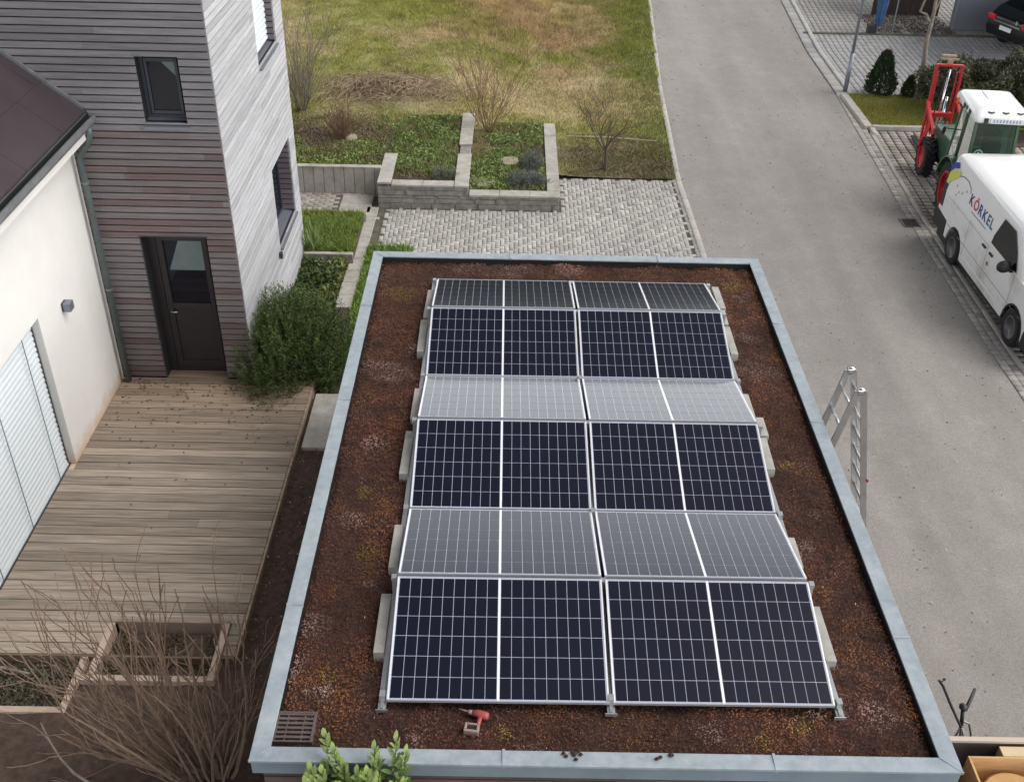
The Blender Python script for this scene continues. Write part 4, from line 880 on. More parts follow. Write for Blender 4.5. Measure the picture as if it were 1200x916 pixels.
# ------------------------------------------------------------------ plants
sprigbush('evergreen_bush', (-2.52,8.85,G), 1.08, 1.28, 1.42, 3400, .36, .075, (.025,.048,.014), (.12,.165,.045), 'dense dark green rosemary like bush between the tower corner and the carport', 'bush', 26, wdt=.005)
def bare_shrub(name, loc, nst, H, spread, r0, label, mt, depth=2, cat='shrub', shr=.6, upb=.35, group=None):
    t = thing(name, label, cat, loc, group=group); mb = MB()
    for i in range(nst):
        a = random.uniform(0, 2*math.pi); s_ = random.uniform(.05, spread)
        branch(mb, (math.cos(a)*.1*random.random(), math.sin(a)*.1*random.random(), -.05), (math.cos(a)*s_, math.sin(a)*s_, 1), H*random.uniform(.6,1.0), r0*random.uniform(.6,1), depth, 5, .22, (2,4), upb, 0, .0042, shr, 6, .55)
    mb.build('branches', mt, t, world=False); return t
# large bare shrub lower left
t = thing('bare_shrub', 'large leafless brown shrub with many upright twigs in front of the deck', 'shrub', (-2.0,1.2,G+.2)); mb = MB()
for i in range(44):
    a = random.uniform(0, 2*math.pi); s_ = random.uniform(.05,.8)
    branch(mb, (math.cos(a)*.22*random.random(), math.sin(a)*.2*random.random(), -.05), (math.cos(a)*s_*.95-.10, math.sin(a)*s_*.6, 1.1), random.uniform(1.4,2.5)*(1-.2*s_), random.uniform(.013,.022), 2, 5, .2, (1,3), .25, 0, .005, .5, 7, .42)
for i in range(5):
    a = random.uniform(2.2, 4.0); branch(mb, (0,0,0), (math.cos(a)*1.4, math.sin(a)*.7, .8), random.uniform(1.3,1.9), .026, 2, 5, .18, (2,4), .25, 0, .0045, .55, 7, .5)
mb.build('branches', m_barkd, t, world=False)
mb = MB(); t = thing('fallen_branch', 'crooked bare branch lying over the soil at the lower left corner', 'branch', (-3.4,1.3,G+.21))
branch(mb, (.9,-.6,.15), (-1,.35,.12), 1.5, .022, 2, 5, .2, (2,3), 0, 0, .003, .55, 7, .5); mb.build('wood', m_barkp, t, world=False)
mb = MB(); mb.tube([(-5.3,2.35,-2.55),(-4.6,2.5,-2.5),(-4.3,2.45,-2.53)], [.02,.018,.012], 6); tag(mb.build('dry_stick', m_barkp), 'pale dry stick lying across the mossy timber bed', 'stick')
bare_shrub('bare_shrub', (-4.15,19.6,-2.35), 30, 1.8, .5, .016, 'tall leafless shrub close to the tower at the lawn edge', m_barkp, group='leafless shrubs at the lawn edge')
bare_shrub('bare_shrub', (.35,18.95,-2.45), 26, 1.75, .75, .010, 'fine twigged leafless shrub between the two wall arms', mat('warm_twigs', srgb(138,112,86), .9), group='leafless shrubs at the lawn edge')
bare_shrub('bare_shrub', (-2.95,17.7,-2.28), 34, .62, 1.0, .006, 'low round reddish brown leafless bush beside the small stone', mat('red_twigs', srgb(122,96,80), .9), 2, group='leafless shrubs at the lawn edge')
t = thing('young_fruit_tree', 'small leafless tree with short dark trunk on the bare patch beside the road', 'tree', (3.05,17.45,G)); mb = MB()
mb.tube([(0,0,-.05),(.01,.02,.25),(-.01,.0,.5)], [.05,.042,.036], 7); mb.build('trunk', m_bark, t, world=False)
mb = MB()
for i in range(7):
    a = i*.9+.3; branch(mb, (-.01,0,.42+.02*i), (math.cos(a)*.8, math.sin(a)*.8, 1), random.uniform(.75,1.15), .022, 2, 5, .3, (2,4), .2, 0, .005, .55, 6, .6)
mb.build('branches', m_bark, t, world=False)
# brush heap
t = thing('brush_heap', 'flat grey heap of cut twigs on the dry lawn behind the beds', 'twig heap', (-2.3,21.4,-2.3)); mb = MB()
for i in range(900):
    a = random.gauss(0,.8); b = random.gauss(0,.5); th = random.uniform(0,math.pi); l_ = random.uniform(.2,.7); z_ = max(0, .28*math.exp(-(a*a*.9+b*b*2.5)))*random.uniform(.1,1)
    mb.tube([(a-l_*math.cos(th)/2,b-l_*math.sin(th)/2,z_),(a,b,z_+.1*random.random()),(a+l_*math.cos(th)/2,b+l_*math.sin(th)/2,z_*.6)], [.008,.007,.004], 4, cap=False)
mb.build('twigs', mat('grey_twigs', srgb(170,152,126), .9, var=srgb(128,108,88), vscale=2), t, world=False)
mb = MB(); mb.tube([(2.2,19.35,-2.72),(3.2,19.3,-2.70),(4.4,19.2,-2.74)], [.02,.022,.016], 6); tag(mb.build('garden_pole', m_stone), 'thin pale pole lying on the ground behind the small bare tree', 'pole')
# cherry laurel at bottom centre
t = thing('laurel_shrub', 'glossy light green broadleaf shoots rising before the front roof edge', 'shrub', (-.15,-.95,G)); st = MB(); LV = []; LF = []; LC = []; off = 0
shoots = [((-.38,-.50,.30),1),((-.02,-.56,.24),1),((.14,-.56,.34),1)]
for q_ in range(78): zz_ = random.uniform(-.25,.25); shoots.append(((random.uniform(-.5,.22)+(.1 if zz_ < 0 else 0)*random.uniform(-1,1), random.uniform(-.95,-.58), zz_), 1))
def leafblade(p, d, nrm_, L, W, col):
    global off
    d = Vector(d).normalized(); s = d.cross(Vector(nrm_)); s.normalize(); n_ = s.cross(d)
    prof = [(0,.0),(.18,.6),(.45,1),(.75,.75),(1,0)]; vs = []
    for a, w_ in prof:
        c_ = p+d*L*a-n_*L*.18*a*a; vs += [c_+s*W*w_/2+n_*W*.12*w_, c_, c_-s*W*w_/2+n_*W*.12*w_]
    o = off
    for v in vs: LV.append(tuple(v)); LC.append(col)
    for i in range(4):
        a = o+i*3; LF.append((a,a+1,a+4,a+3)); LF.append((a+1,a+2,a+5,a+4))
    off += len(vs)
for (tip, _) in shoots:
    tp = Vector(tip)-Vector((-.15,-.95,G)); b = Vector((random.uniform(-.12,.12), random.uniform(-.1,.1), 0)); mid = (b+tp)/2+Vector((random.uniform(-.05,.05),0,.1))
    st.tube([b, mid, tp], [.014,.010,.004], 6)
    dirn = (tp-mid).normalized()
    for k in range(15):
        s_ = k/14; p = tp+(mid-tp).normalized()*.42*(1-s_); a = k*2.4; side = Vector((math.cos(a), math.sin(a), 0)); d = side*(1-.6*s_)+dirn*(.35+.9*s_)
        g_ = random.uniform(.75,1.25); col = np.array([.10,.16,.04])*(1-s_)+np.array([.25,.33,.11])*s_
        leafblade(p, d, (0,0,1) if s_ < .9 else (side.x,side.y,.2), .105*random.uniform(.8,1.15), .042, tuple(col*g_))
st.build('stems', mat('green_stem', srgb(120,130,80), .7), t, world=False)
o = npmesh('leaves', LV, LF, mat('glossy_leaf', (.1,.2,.05), .35, attr=True, spec=.5), np.array(LC), smooth=True); o.parent = t

def conebush(name, loc, r, h, n, label, cat='conifer', colA=(.02,.035,.012), colB=(.055,.08,.03), group=None, pw=.55):
    t = thing(name, label, cat, loc, group=group)
    u = rng.uniform(0,2*np.pi,n); v = rng.uniform(0,1,n)**1.1; lob = 1+.13*np.sin(u*4+v*9)+.1*np.sin(u*9-v*14)
    rr = r*(1-v)**pw*np.clip(v*9+.55,0,1)*lob*rng.uniform(.72,1.04,n)
    P = np.stack([np.cos(u)*rr, np.sin(u)*rr, v*h*.97+.03], 1); D = unit(np.stack([np.cos(u)*.6, np.sin(u)*.6, np.full(n,.9)],1)+rng.normal(0,.35,(n,3)))
    V, F = leafquads(P, D, rng.uniform(.05,.1,n), .035); tt = rng.uniform(0,1,(n,1)); c = np.array(colA)*(1-tt)+np.array(colB)*tt
    o = npmesh('foliage', V, F, m_leaf, np.repeat(c,4,0)); o.parent = t
    mb = MB(); mb.tube([(0,0,-.05),(0,0,h*.8)], [.04,.01], 6); mb.build('trunk', m_bark, t, world=False); return t
conebush('thuja_bush', (10.85,23.0,G+.06), .40, 1.15, 5000, 'dark green cone shaped conifer on the small grass patch', group='conifers on the grass patch')
conebush('thuja_bush', (11.55,22.75,G+.06), .19, .55, 1200, 'small dark conifer beside the leaning pale tree trunk', group='conifers on the grass patch')
# hedge of individual bushes
hed = [(12.15,21.6,.75,1.35,'leftmost of the dark hedge bushes behind the red mast'),(13.15,21.2,.85,1.25,'second hedge bush behind the white tractor roof'),(14.1,20.7,.9,1.45,'third hedge bush right of the tractor roof'),(14.4,22.4,.9,1.3,'hedge bush at the back near the black car'),(13.2,22.9,.8,1.0,'low hedge bush bordering the driveway')]
for x_, y_, r_, h_, lb in hed:
    t = thing('hedge_bush', lb, 'bush', (x_,y_,G+.02), group='hedge bushes beside the tractor'); n = 7500
    u = rng.uniform(0,2*np.pi,n); el = np.arccos(rng.uniform(-.25,1,n)); ra = rng.uniform(.55,1,n)**.6; lob = 1+.2*np.sin(u*3+x_)+.15*np.cos(el*6+u*2)
    P = np.stack([np.cos(u)*np.sin(el)*r_*lob*ra, np.sin(u)*np.sin(el)*r_*lob*ra, np.clip(h_*.45+np.cos(el)*h_*.55*lob*ra, 0.02, 9)],1)
    D = unit(rng.normal(0,1,(n,3))+np.array([0,0,.5])); V, F = leafquads(P, D, rng.uniform(.05,.11,n), .05); ww = (fbm(P[:,0]+x_,P[:,2]+P[:,1],.4,3)*.7+.3*rng.uniform(0,1,n))[:,None]
    c = np.array([.02,.028,.014])*(1-ww)+np.array([.12,.12,.06])*ww
    rd = rng.uniform(0,1,n) < .008; c[rd] = (.16,.05,.045); o = npmesh('foliage', V, F, m_leaf, np.repeat(c,4,0)); o.parent = t
    mb = MB()
    for i in range(5): a = i*1.3; mb.tube([(0,0,-.05),(math.cos(a)*r_*.3,math.sin(a)*r_*.3,h_*.4),(math.cos(a)*r_*.6,math.sin(a)*r_*.6,h_*.75)], [.03,.02,.008], 5)
    mb.build('stems', m_bark, t, world=False)
mb = MB(); mb.box(11.6,15.2,19.4,23.2,G-.1,G+.03); tag(mb.build('hedge_soil', m_soil), kind='structure')
# street tree with pale trunk
t = thing('pale_trunk_tree', 'leaning bare tree with pale mottled trunk on the grass patch', 'tree', (11.65,22.4,G+.06)); mb = MB()
mb.tube([(0,0,-.1),(.02,0,.5),(-.02,0,1.1),(-.06,.02,1.6),(-.05,.02,2.4),(-.1,.05,3.1)], [.075,.06,.062,.05,.048,.04], 9); mb.build('trunk', m_barkp, t, world=False, smooth=True)
mb = MB(); mb.tube([(-.05,.02,2.3),(.05,.0,2.7),(.12,.0,3.1)], [.035,.03,.02], 7); mb.tube([(-.06,.02,2.05),(-.2,0,2.2),(-.24,0,2.28),(-.42,-.02,2.35),(-.3,0,2.9)], [.04,.038,.035,.03,.028], 7)
for i in range(6): a = i*1.05; branch(mb, (-.1,.05,3.0), (math.cos(a), math.sin(a)*.8, .7), 1.3, .025, 2, 5, .2, (2,3), .2, 0, .004, .6, 5, .6)
mb.build('branches', m_barkp, t, world=False)
mb = MB(); mb.tube([(11.7,20.75,G+.12),(11.95,20.6,G+.14)], [.05,.045], 8); tag(mb.build('log_piece', m_barkp, smooth=True), 'short pale log lying on the patch kerb near the tractor', 'log')
# street lamp
t = thing('street_lamp', 'slim grey steel street lamp post at the corner of the grass patch', 'street lamp', (10.02,23.3,G))
mb = MB(); mb.cyl((0,0,0),(0,0,1.05),.062,.06,14); mb.build('post_base', m_postg, t, world=False, smooth=True)
mb = MB(); mb.cyl((0,0,1.05),(0,0,5.0),.043,.035,12); mb.build('pole', m_postg, t, world=False, smooth=True)
mb = MB(); mb.box(-.06,.06,-.5,.1,5.0,5.08); mb.build('lamp_head', m_postg, t, world=False, bevel=.01)

# ------------------------------------------------------------------ far right: neighbour wall, shed, parasol, poles
t = thing('grey_garage_wall', 'smooth grey rendered garage wall behind the driveway next to the black car', 'wall', (16,29.7,G))
mb = MB(); mb.box(15.1,18.6,29.6,29.8,G-.1,.2); mb.build('wall', m_wallg, t)
mb = MB(); mb.box(15.03,15.095,29.56,29.8,G,.22); mb.build('corner_post', m_postg, t)
mb = MB(); mb.box(14.9,21.0,24.6,30.5,.5,.62); mb.build('roof', m_zincd, t)  # carport roof out of view, extended over the car to shade its paint
t = thing('dark_timber_shed', 'dark brown timber shed wall behind the pale trunk tree', 'shed', (13.8,32.5,G))
mb = MB()
for i in range(14): mb.box(12.9+i*.16, 12.9+i*.16+.152, 31.2, 31.25, G, -.6)
mb.build('wall', m_dbrn, t); mb = MB(); mb.box(12.8,15.2,31.1,33.2,-.6,-.5); mb.build('roof', m_roof, t)
tag(leafmass('leaf_litter', 3500, 12.4, 15.0, 29.0, 31.2, G, .06, .06, (.07,.05,.04), (.11,.08,.06), .3, 22), kind='stuff')
t = thing('closed_parasol', 'furled blue parasol standing in a black base by the far driveway', 'parasol', (12.4,28.95,G))
mb = MB(); mb.box(-.26,-.02,-.14,.14,0,.3); mb.build('base', m_vblk, t, world=False, bevel=.02)
mb = MB(); mb.cyl((.04,0,0),(.04,0,2.6),.02); mb.build('pole', m_postg, t, world=False)
mb = MB(); pr = []
vs = []; fs = []; N_ = 18
for i, (z_, r_) in enumerate([(.28,.085),(.5,.12),(.9,.15),(1.4,.17),(2.0,.12),(2.5,.05)]):
    for j in range(N_): a = 2*math.pi*j/N_; q_ = r_*(1+.16*(j%2)); vs.append((.06+q_*math.cos(a), q_*math.sin(a), z_))
for i in range(5):
    for j in range(N_): fs.append((i*N_+j, i*N_+(j+1)%N_, (i+1)*N_+(j+1)%N_, (i+1)*N_+j))
mb.add(vs, fs); mb.build('canopy', m_bluec, t, world=False)
for x_, lb in ((12.95,'thin grey pole between the blue parasol and the pale tree'),(11.85,'short thin brown stake left of the blue parasol')):
    t = thing('garden_stake', lb, 'pole', (x_,29.0,G)); mb = MB(); mb.cyl((0,0,0),(0,0,2.2 if x_ > 12 else .8),.02,.02,8); mb.build('stake', m_postg if x_ > 12 else m_dbrn, t, world=False)

# ------------------------------------------------------------------ ladder
t = thing('folding_ladder', 'aluminium folding ladder standing over the right roof edge', 'ladder', (4.7,4.3,G))
Hf, Hn = Vector((4.56,4.10,.57)), Vector((4.56,3.70,.57))      # far and near hinges
Lf, Ln = Vector((4.38,3.93+.12,.02)), Vector((4.38,3.52+.12,.02))
def rail(mb, a, b): mb.obox(a, b, .028, .065, 0, upv=(1,0,.3))
dL = Vector((-.235,.0,-.70)); dR = Vector((.50,0,-2.9)).normalized()
for i, (sgn, ln_, dd, nm) in enumerate(((0, 1.0, Vector((-.15,0,-.76)), 'left_section'),(1, 3.35, Vector((.68,.10,-3.24)), 'right_section'))):
    mb = MB(); dd = dd.normalized(); off_ = Vector((-.03 if i == 0 else .03, 0, 0))
    for Hh in (Hf, Hn): rail(mb, Hh+off_, Hh+off_+dd*ln_)
    so_ = mb.build('rails', m_alu, t)
    mb = MB(); k = .2
    while k < ln_-.05: mb.cyl(Hf+off_+dd*k, Hn+off_+dd*k, .016, .016, 8); k += .28
    mb.builds('rung', m_alu, so_, smooth=True)
mb = MB()
for Hh in (Hf, Hn): mb.cyl(Hh+Vector((0,-.02,.0)), Hh+Vector((0,.02,.0)), .045, .045, 14)
mb.builds('hinge', m_chrome, t, smooth=True)
dn = Vector((.68,.10,-3.24)).normalized()
mb = MB(); mb.ball(Hn+Vector((.07,-.02,0))+dn*1.22, .018, 8); mb.build('lock_knob', m_red, t, smooth=True)

# ------------------------------------------------------------------ trailer and bicycle, lower right
TXa, TXb, TYa, TYb, TZt = 4.98, 7.0, -.9, 1.22, -1.8
t = thing('timber_trailer', 'open trailer with grey timber side boards at the lower right corner', 'trailer', (6,.2,G))
mb = MB()
for k in range(3): z0_ = -2.25+k*.15; cc = tuple(np.array(srgb(88,78,76))*random.uniform(.85,1.1)); mb.box(TXa,TXb,TYb-.03,TYb,z0_,z0_+.145,0,cc); mb.box(TXa,TXa+.03,TYa,TYb-.032,z0_,z0_+.145,0,cc); mb.box(TXb-.03,TXb,TYa,TYb-.032,z0_,z0_+.145,0,cc); mb.box(TXa,TXb,TYa-.03,TYa-.002,z0_,z0_+.145,0,cc)
mb.build('side_boards', m_timb, t)
mb = MB(); mb.box(TXa-.01,TXb+.01,TYb-.04,TYb+.012,-1.802,-1.772); mb.build('top_rail', mat('pale_rail', srgb(196,180,168), .8), t)
mb = MB(); mb.box(TXa,TXb,TYa,TYb-.035,-2.3,-2.26); mb.build('floor', m_dbrn, t)
for xw in (TXa-.1, TXb+.1): mb = MB(); mb.lathe([(.1,-.06),(.24,-.06),(.26,-.03),(.26,.03),(.24,.06),(.1,.06)], (xw,.2,-2.54), 'x', 24); mb.build('wheel', m_tyre, t, smooth=True)
t = thing('wooden_crate', 'open pale wooden crate holding a round sawn log inside the trailer', 'crate', (6,.7,-2.2))
mb = MB(); cx0, cx1, cy0, cy1, cz0, cz1 = 5.36, 6.35, .30, 1.03, -2.25, -1.80
mb.box(cx0,cx1,cy1-.022,cy1,cz0,cz1); mb.box(cx0,cx0+.022,cy0,cy1-.024,cz0,cz1); mb.box(cx1-.022,cx1,cy0,cy1-.024,cz0,cz1); mb.box(cx0,cx1,cy0-.022,cy0-.002,cz0,cz1); mb.box(cx0+.02,cx1-.02,cy0,cy1-.02,cz0,cz0+.02)
mb.build('sides', m_crate, t, bevel=.004)
t = thing('sawn_log', 'round pale sawn log with a white paper label inside the crate', 'log', (5.75,.70,-2.1))
mb = MB(); mb.lathe([(.30,-2.22),(.32,-2.18),(.32,-1.98),(.30,-1.95)], (5.74,.66,0), 'z', 26); mb.build('wood', m_log, t, smooth=False, bevel=.01)
mb = MB(); a = R(40); c_, s_ = math.cos(a)*.075, math.sin(a)*.075; mb.add([(5.62+c_,.74+s_,-1.945),(5.62-s_,.74+c_,-1.945),(5.62-c_,.74-s_,-1.945),(5.62+s_,.74-c_,-1.945)], [(0,1,2,3)]); mb.build('paper_label', m_paper, t)
mb = MB(); mb.box(5.72,6.6,1.055,1.17,-2.25,-1.83); tag(mb.build('pale_board', mat('pale_ply', srgb(226,208,172), .8, var=srgb(206,186,150), vscale=4), bevel=.004), 'pale plywood board standing between crate and trailer rail', 'board')
# hand cart behind the trailer, its two grips stand up above the rail
t = thing('hand_cart', 'small metal hand cart with two black grips just behind the trailer rail', 'hand cart', (5.5,1.6,G))
mb = MB(); mb.tube([(5.44,1.40,-1.86),(5.40,1.62,-1.80),(5.395,1.86,-1.79),(5.37,1.93,-1.78)], [.013,.015,.015,.012], 8); mb.build('grip', m_vblk, t, smooth=True)
mb = MB(); mb.tube([(5.53,1.58,-1.81),(5.62,1.7,-1.8),(5.71,1.83,-1.79)], [.018,.019,.016], 8); mb.build('grip', m_vblk, t, smooth=True)
mb = MB(); mb.ball((5.43,1.94,-1.78), .016, 6); mb.tube([(5.385,1.9,-1.785),(5.43,1.94,-1.78)], .008, 6); mb.build('brake_lever', m_vblk, t, smooth=True)
mb = MB(); mb.ball((5.51,1.6,-1.79), (.042,.05,.035), 8); mb.tube([(5.51,1.6,-1.79),(5.5,1.50,-1.97)], .02, 8); mb.build('joint', m_vblk, t, smooth=True)
mb = MB(); mb.tube([(5.44,1.40,-1.86),(5.52,1.46,-2.2),(5.60,1.5,-2.66)], .012, 8); mb.tube([(5.5,1.50,-1.95),(5.44,1.46,-2.2),(5.38,1.5,-2.66)], .012, 8); mb.tube([(5.5,1.5,-1.95),(5.58,1.46,-2.2),(5.66,1.5,-2.66)], .012, 8)
mb.tube([(5.52,1.54,-1.93),(5.60,1.55,-1.98),(5.64,1.52,-2.1),(5.64,1.47,-2.25),(5.60,1.42,-2.4)], .012, 8); mb.tube([(5.36,1.5,-2.66),(5.68,1.5,-2.66)], .014, 8); mb.build('tube_frame', m_bikeg, t, smooth=True)
for xw in (5.35, 5.69): mb = MB(); mb.lathe([(.02,-.02),(.1,-.02),(.125,-.012),(.125,.012),(.1,.02),(.02,.02)], (xw,1.5,G+.125), 'x', 20); mb.build('wheel', m_tyre, t, smooth=True)

# ------------------------------------------------------------------ van
def wheel(t, xo, yc, R_, wd, side, mt, mr, rimr, lugs=False, hub=None):
    """xo = outer face x, side=-1 when outer face looks to -x"""
    s = side; prof = [(rimr,xo-s*.01),(R_*.88,xo),(R_*.97,xo-s*.02),(R_,xo-s*.05),(R_,xo-s*(wd-.05)),(R_*.97,xo-s*(wd-.02)),(R_*.88,xo-s*wd),(rimr,xo-s*wd)]
    mb = MB(); mb.lathe(prof, (0,yc,R_), 'x', 32, cap=False)
    if lugs:
        for k in range(18):
            a = 2*math.pi*k/18
            for h_ in (0,1):
                a2 = a+(.17 if h_ else 0); x0_ = xo-s*(.01+h_*wd/2); x1_ = xo-s*(wd/2+h_*wd/2-.01); da = .2 if h_ == 0 else -.2
                pa = (x0_, yc+R_*1.0*math.cos(a2-(da if h_==0 else 0)), R_+R_*1.0*math.sin(a2-(da if h_==0 else 0))); pb = (x1_, yc+R_*math.cos(a2+(da if h_ else 0)), R_+R_*math.sin(a2+(da if h_ else 0)))
                mb.obox(pa, pb, .05, .06, 0, upv=(0,math.cos(a),math.sin(a)))
    w_ = mb.build('wheel', mt, t, world=False, smooth=not lugs)
    mb = MB(); mb.lathe([(rimr,xo-s*.012),(rimr*.93,xo-s*.0),(rimr*.82,xo-s*.03),(rimr*.45,xo-s*.05),(rimr*.4,xo-s*.015),(rimr*.16,xo-s*.012),(.001,xo-s*.01)], (0,yc,R_), 'x', 28)
    r2 = mb.build('rim', mr, w_, world=False, smooth=True)
    mb = MB(); n_ = 8
    for k in range(n_): a = 2*math.pi*k/n_; mb.cyl((xo-s*.045, yc+rimr*.64*math.cos(a), R_+rimr*.64*math.sin(a)),(xo-s*.036, yc+rimr*.64*math.cos(a), R_+rimr*.64*math.sin(a)), rimr*.09, None, 8)
    mb.builds('rim_hole', m_vblk, w_, world=False)
def arc(yc, zc, r_, n=12, rev=False):
    a = [(yc-r_*math.cos(math.pi*k/n), zc+r_*math.sin(math.pi*k/n)) for k in range(n+1)]
    return a[::-1] if rev else a
def letter(mb, ch, size, org, right, upv, mi, depth=.003):
    cu_ = bpy.data.curves.new('t', 'FONT'); cu_.body = ch; cu_.size = size; cu_.extrude = depth/2; cu_.offset = size*.018; cu_.resolution_u = 4
    ob = bpy.data.objects.new('t', cu_); COL.objects.link(ob); bpy.context.view_layer.update()
    me = bpy.data.meshes.new_from_object(ob.evaluated_get(bpy.context.evaluated_depsgraph_get()))
    right = Vector(right).normalized(); upv = Vector(upv).normalized(); nn = right.cross(upv); w_ = 0
    vs = []
    for v in me.vertices: vs.append(Vector(org)+right*v.co.x+upv*v.co.y+nn*v.co.z); w_ = max(w_, v.co.x)
    mb.add(vs, [tuple(p.vertices) for p in me.polygons], mi); bpy.data.objects.remove(ob); bpy.data.meshes.remove(me); return w_
# local frame: y from front (0) to rear (+4.95); side seen is x=-.95
van = thing('delivery_van', 'white delivery van with a coloured company logo parked on the roadside pavers', 'van', (10.40,9.32,G), R(-.2))
HW = .945; wy_f, wy_r = .90, 3.90
low = [(4.95,.42),(4.97,.75),(4.93,1.18),(.86,1.16),(.35,1.02),(.08,.85),(.0,.55),(.02,.3)]+[(wy_f-.42,.3)]+arc(wy_f,.33,.40)+[(wy_f+.42,.28),(wy_r-.42,.28)]+arc(wy_r,.33,.40)+[(wy_r+.42,.34)]
mb = MB(); mb.prism(low, -HW, HW, 'x'); mb.build('body', m_vand, van, world=False, bevel=.03, seg=3)
mb = MB(); lv = [(1.14,0,4.93,.90),(1.45,.018,4.90,1.14),(1.72,.04,4.86,1.38),(1.84,.055,4.83,1.52),(1.895,.085,4.80,1.62),(1.925,.15,4.74,1.75),(1.94,.35,4.55,2.0)]
vs = []; fs = []
def outline(inset, yr, yf, n_=5):
    hw = HW-inset; out = []; rr = .09
    for (cx_, cy_, a0) in ((hw-rr, yr-rr, 0), (-hw+rr, yr-rr, 90), (-hw+rr, yf+rr, 180), (hw-rr, yf+rr, 270)):
        for k in range(n_): a = R(a0+90*k/(n_-1)); out.append((cx_+rr*math.cos(a), cy_+rr*math.sin(a)))
    return out
for z_, ins, yr_, yf_ in lv: vs += [(a,b,z_) for a,b in outline(ins, yr_, yf_)]
N_ = 20
for i in range(len(lv)-1):
    for j in range(N_): fs.append((i*N_+j, i*N_+(j+1)%N_, (i+1)*N_+(j+1)%N_, (i+1)*N_+j))
fs.append(tuple(range((len(lv)-1)*N_, len(lv)*N_)))
mb.add(vs, fs); mb.build('roof', m_white, van, world=False, bevel=.02)
def sx(z): return -(HW-np.interp(z, [1.14,1.45,1.72,1.84,1.895], [0,.018,.04,.055,.085]))
def sidepoly(pts, off_=.006): return [(sx(z)-off_, y, z) for y, z in pts]
def sp(mb, pts, off_=.006, mi=0): mb.add(sidepoly(pts, off_), [tuple(range(len(pts)))], mi)
for sgn in (1,):
    mb = MB(); sp(mb, [(1.22,1.20),(2.38,1.20),(2.36,1.35),(2.20,1.74),(1.72,1.74),(1.42,1.48)], .02); mb.build('side_window', m_cglass, van, world=False)
mb = MB(); mb.add([(-sx(z)+.006, y, z) for y, z in [(1.3,1.20),(2.38,1.20),(2.22,1.73),(1.72,1.73)]], [(0,1,2,3)]); mb.build('side_window', m_cglass, van, world=False)
mb = MB(); mb.add([(-.78,.89,1.20),(.78,.89,1.20),(.72,1.36,1.76),(-.72,1.36,1.76)], [(0,1,2,3)]); mb.build('windscreen', m_cglass, van, world=False)
mb = MB(); mb.box(-HW-.004,-HW+.02,.62,4.88,1.14,1.165); mb.box(-HW-.006,-HW+.02,1.45,3.4,.40,.44); mb.build('side_trim', m_white, van, world=False, bevel=.004, seg=1)
mb = MB()
for yv in (2.46, 1.26): mb.box(-HW-.002, -HW+.01, yv, yv+.008, .40, 1.13)
mb.box(-HW-.002,-HW+.01,2.5,4.6,1.09,1.096); mb.box(-HW-.002,-HW+.01,3.42,3.428,.42,1.13); mb.box(-HW-.003,-HW+.01,.62,4.4,.62,.628); mb.box(-HW-.012,-HW+.01,2.3,2.36,.78,.84); mb.builds('door_gap', m_inkg, van, world=False)
mb = MB()
for ya_ in (2.62, 2.28): mb.box(-HW-.028,-HW-.003,ya_-.09,ya_+.06,1.00,1.04)
mb.build('handle', m_vblk, van, world=False, bevel=.006)
mb = MB(); mb.ball((-HW-.15,1.42,1.22), (.13,.085,.11), 14); mb.box(-HW-.06,-HW+.01,1.36,1.46,1.14,1.2); mb.build('mirror', m_vblk, van, world=False, smooth=True)
mb = MB(); mb.prism([(-.03,.28),(-.05,.5),(.02,.68),(.40,.66),(.44,.5),(.46,.28)], -HW-.012, HW+.012, 'x'); mb.build('front_bumper', m_vblk, van, world=False, bevel=.02)
mb = MB(); mb.prism([(5.05,.36),(5.08,.55),(5.0,.72),(4.42,.66),(4.40,.36)], -HW-.014, HW+.014, 'x'); mb.build('rear_bumper', m_vblk, van, world=False, bevel=.02)
mb = MB(); mb.box(-HW-.008,-HW+.05,4.78,4.94,.80,1.28); mb.build('tail_light', m_vblk, van, world=False, bevel=.01)
for sgn in (-1,1): mb = MB(); mb.box(sgn*.9-.07,sgn*.9+.05 if sgn<0 else sgn*.9+.05,.03,.3,.74,.95); mb.build('headlight', m_chrome, van, world=False, bevel=.02)
mb = MB(); mb.prism([(.45,.3)]+arc(wy_f,.33,.42)+[(1.35,.3),(1.3,.3)]+arc(wy_f,.33,.385,rev=True)+[(.5,.3)], -HW-.006, -HW+.3, 'x'); mb.build('wheel_arch', m_vblk, van, world=False)
mb = MB(); mb.box(-HW+.02,HW-.02,.3,4.8,.22,.4); mb.box(-.6,.6,wy_f-.4,wy_f+.4,.3,.8); mb.box(-.6,.6,wy_r-.4,wy_r+.4,.3,.8); mb.build('underbody', m_vblk, van, world=False)
for yw in (wy_f, wy_r): wheel(van, -HW-.012, yw, .335, .22, -1, m_tyre, m_rimg, .21); wheel(van, HW+.012, yw, .335, .22, 1, m_tyre, m_rimg, .21)
mb = MB(); word = 'K\u00d6RKEL'; yy_ = 3.72; zz_ = 1.36; mis = [1,0,2,2,3,3]
for ch_, mi_ in zip(word, mis):
    wv = letter(mb, ch_, .27, (sx(1.45)-.012, yy_, zz_), (0,-1,0), (.09,0,1), mi_); yy_ -= wv+.03
mb.build('lettering', [m_inkr, m_inkp, m_inkb, m_inkt], van, world=False)
mb = MB(); ye_ = [(4.40,1.68),(4.70,1.64),(4.86,1.50),(4.90,1.24),(4.82,1.22),(4.72,1.36),(4.58,1.45),(4.42,1.56)]; sp(mb, ye_, .009, 0)
sp(mb, [(4.60,1.79),(4.80,1.72),(4.90,1.55),(4.84,1.52),(4.68,1.64),(4.52,1.70)], .008, 1)
mb.build('logo_shape', [m_yel, m_blue], van, world=False)
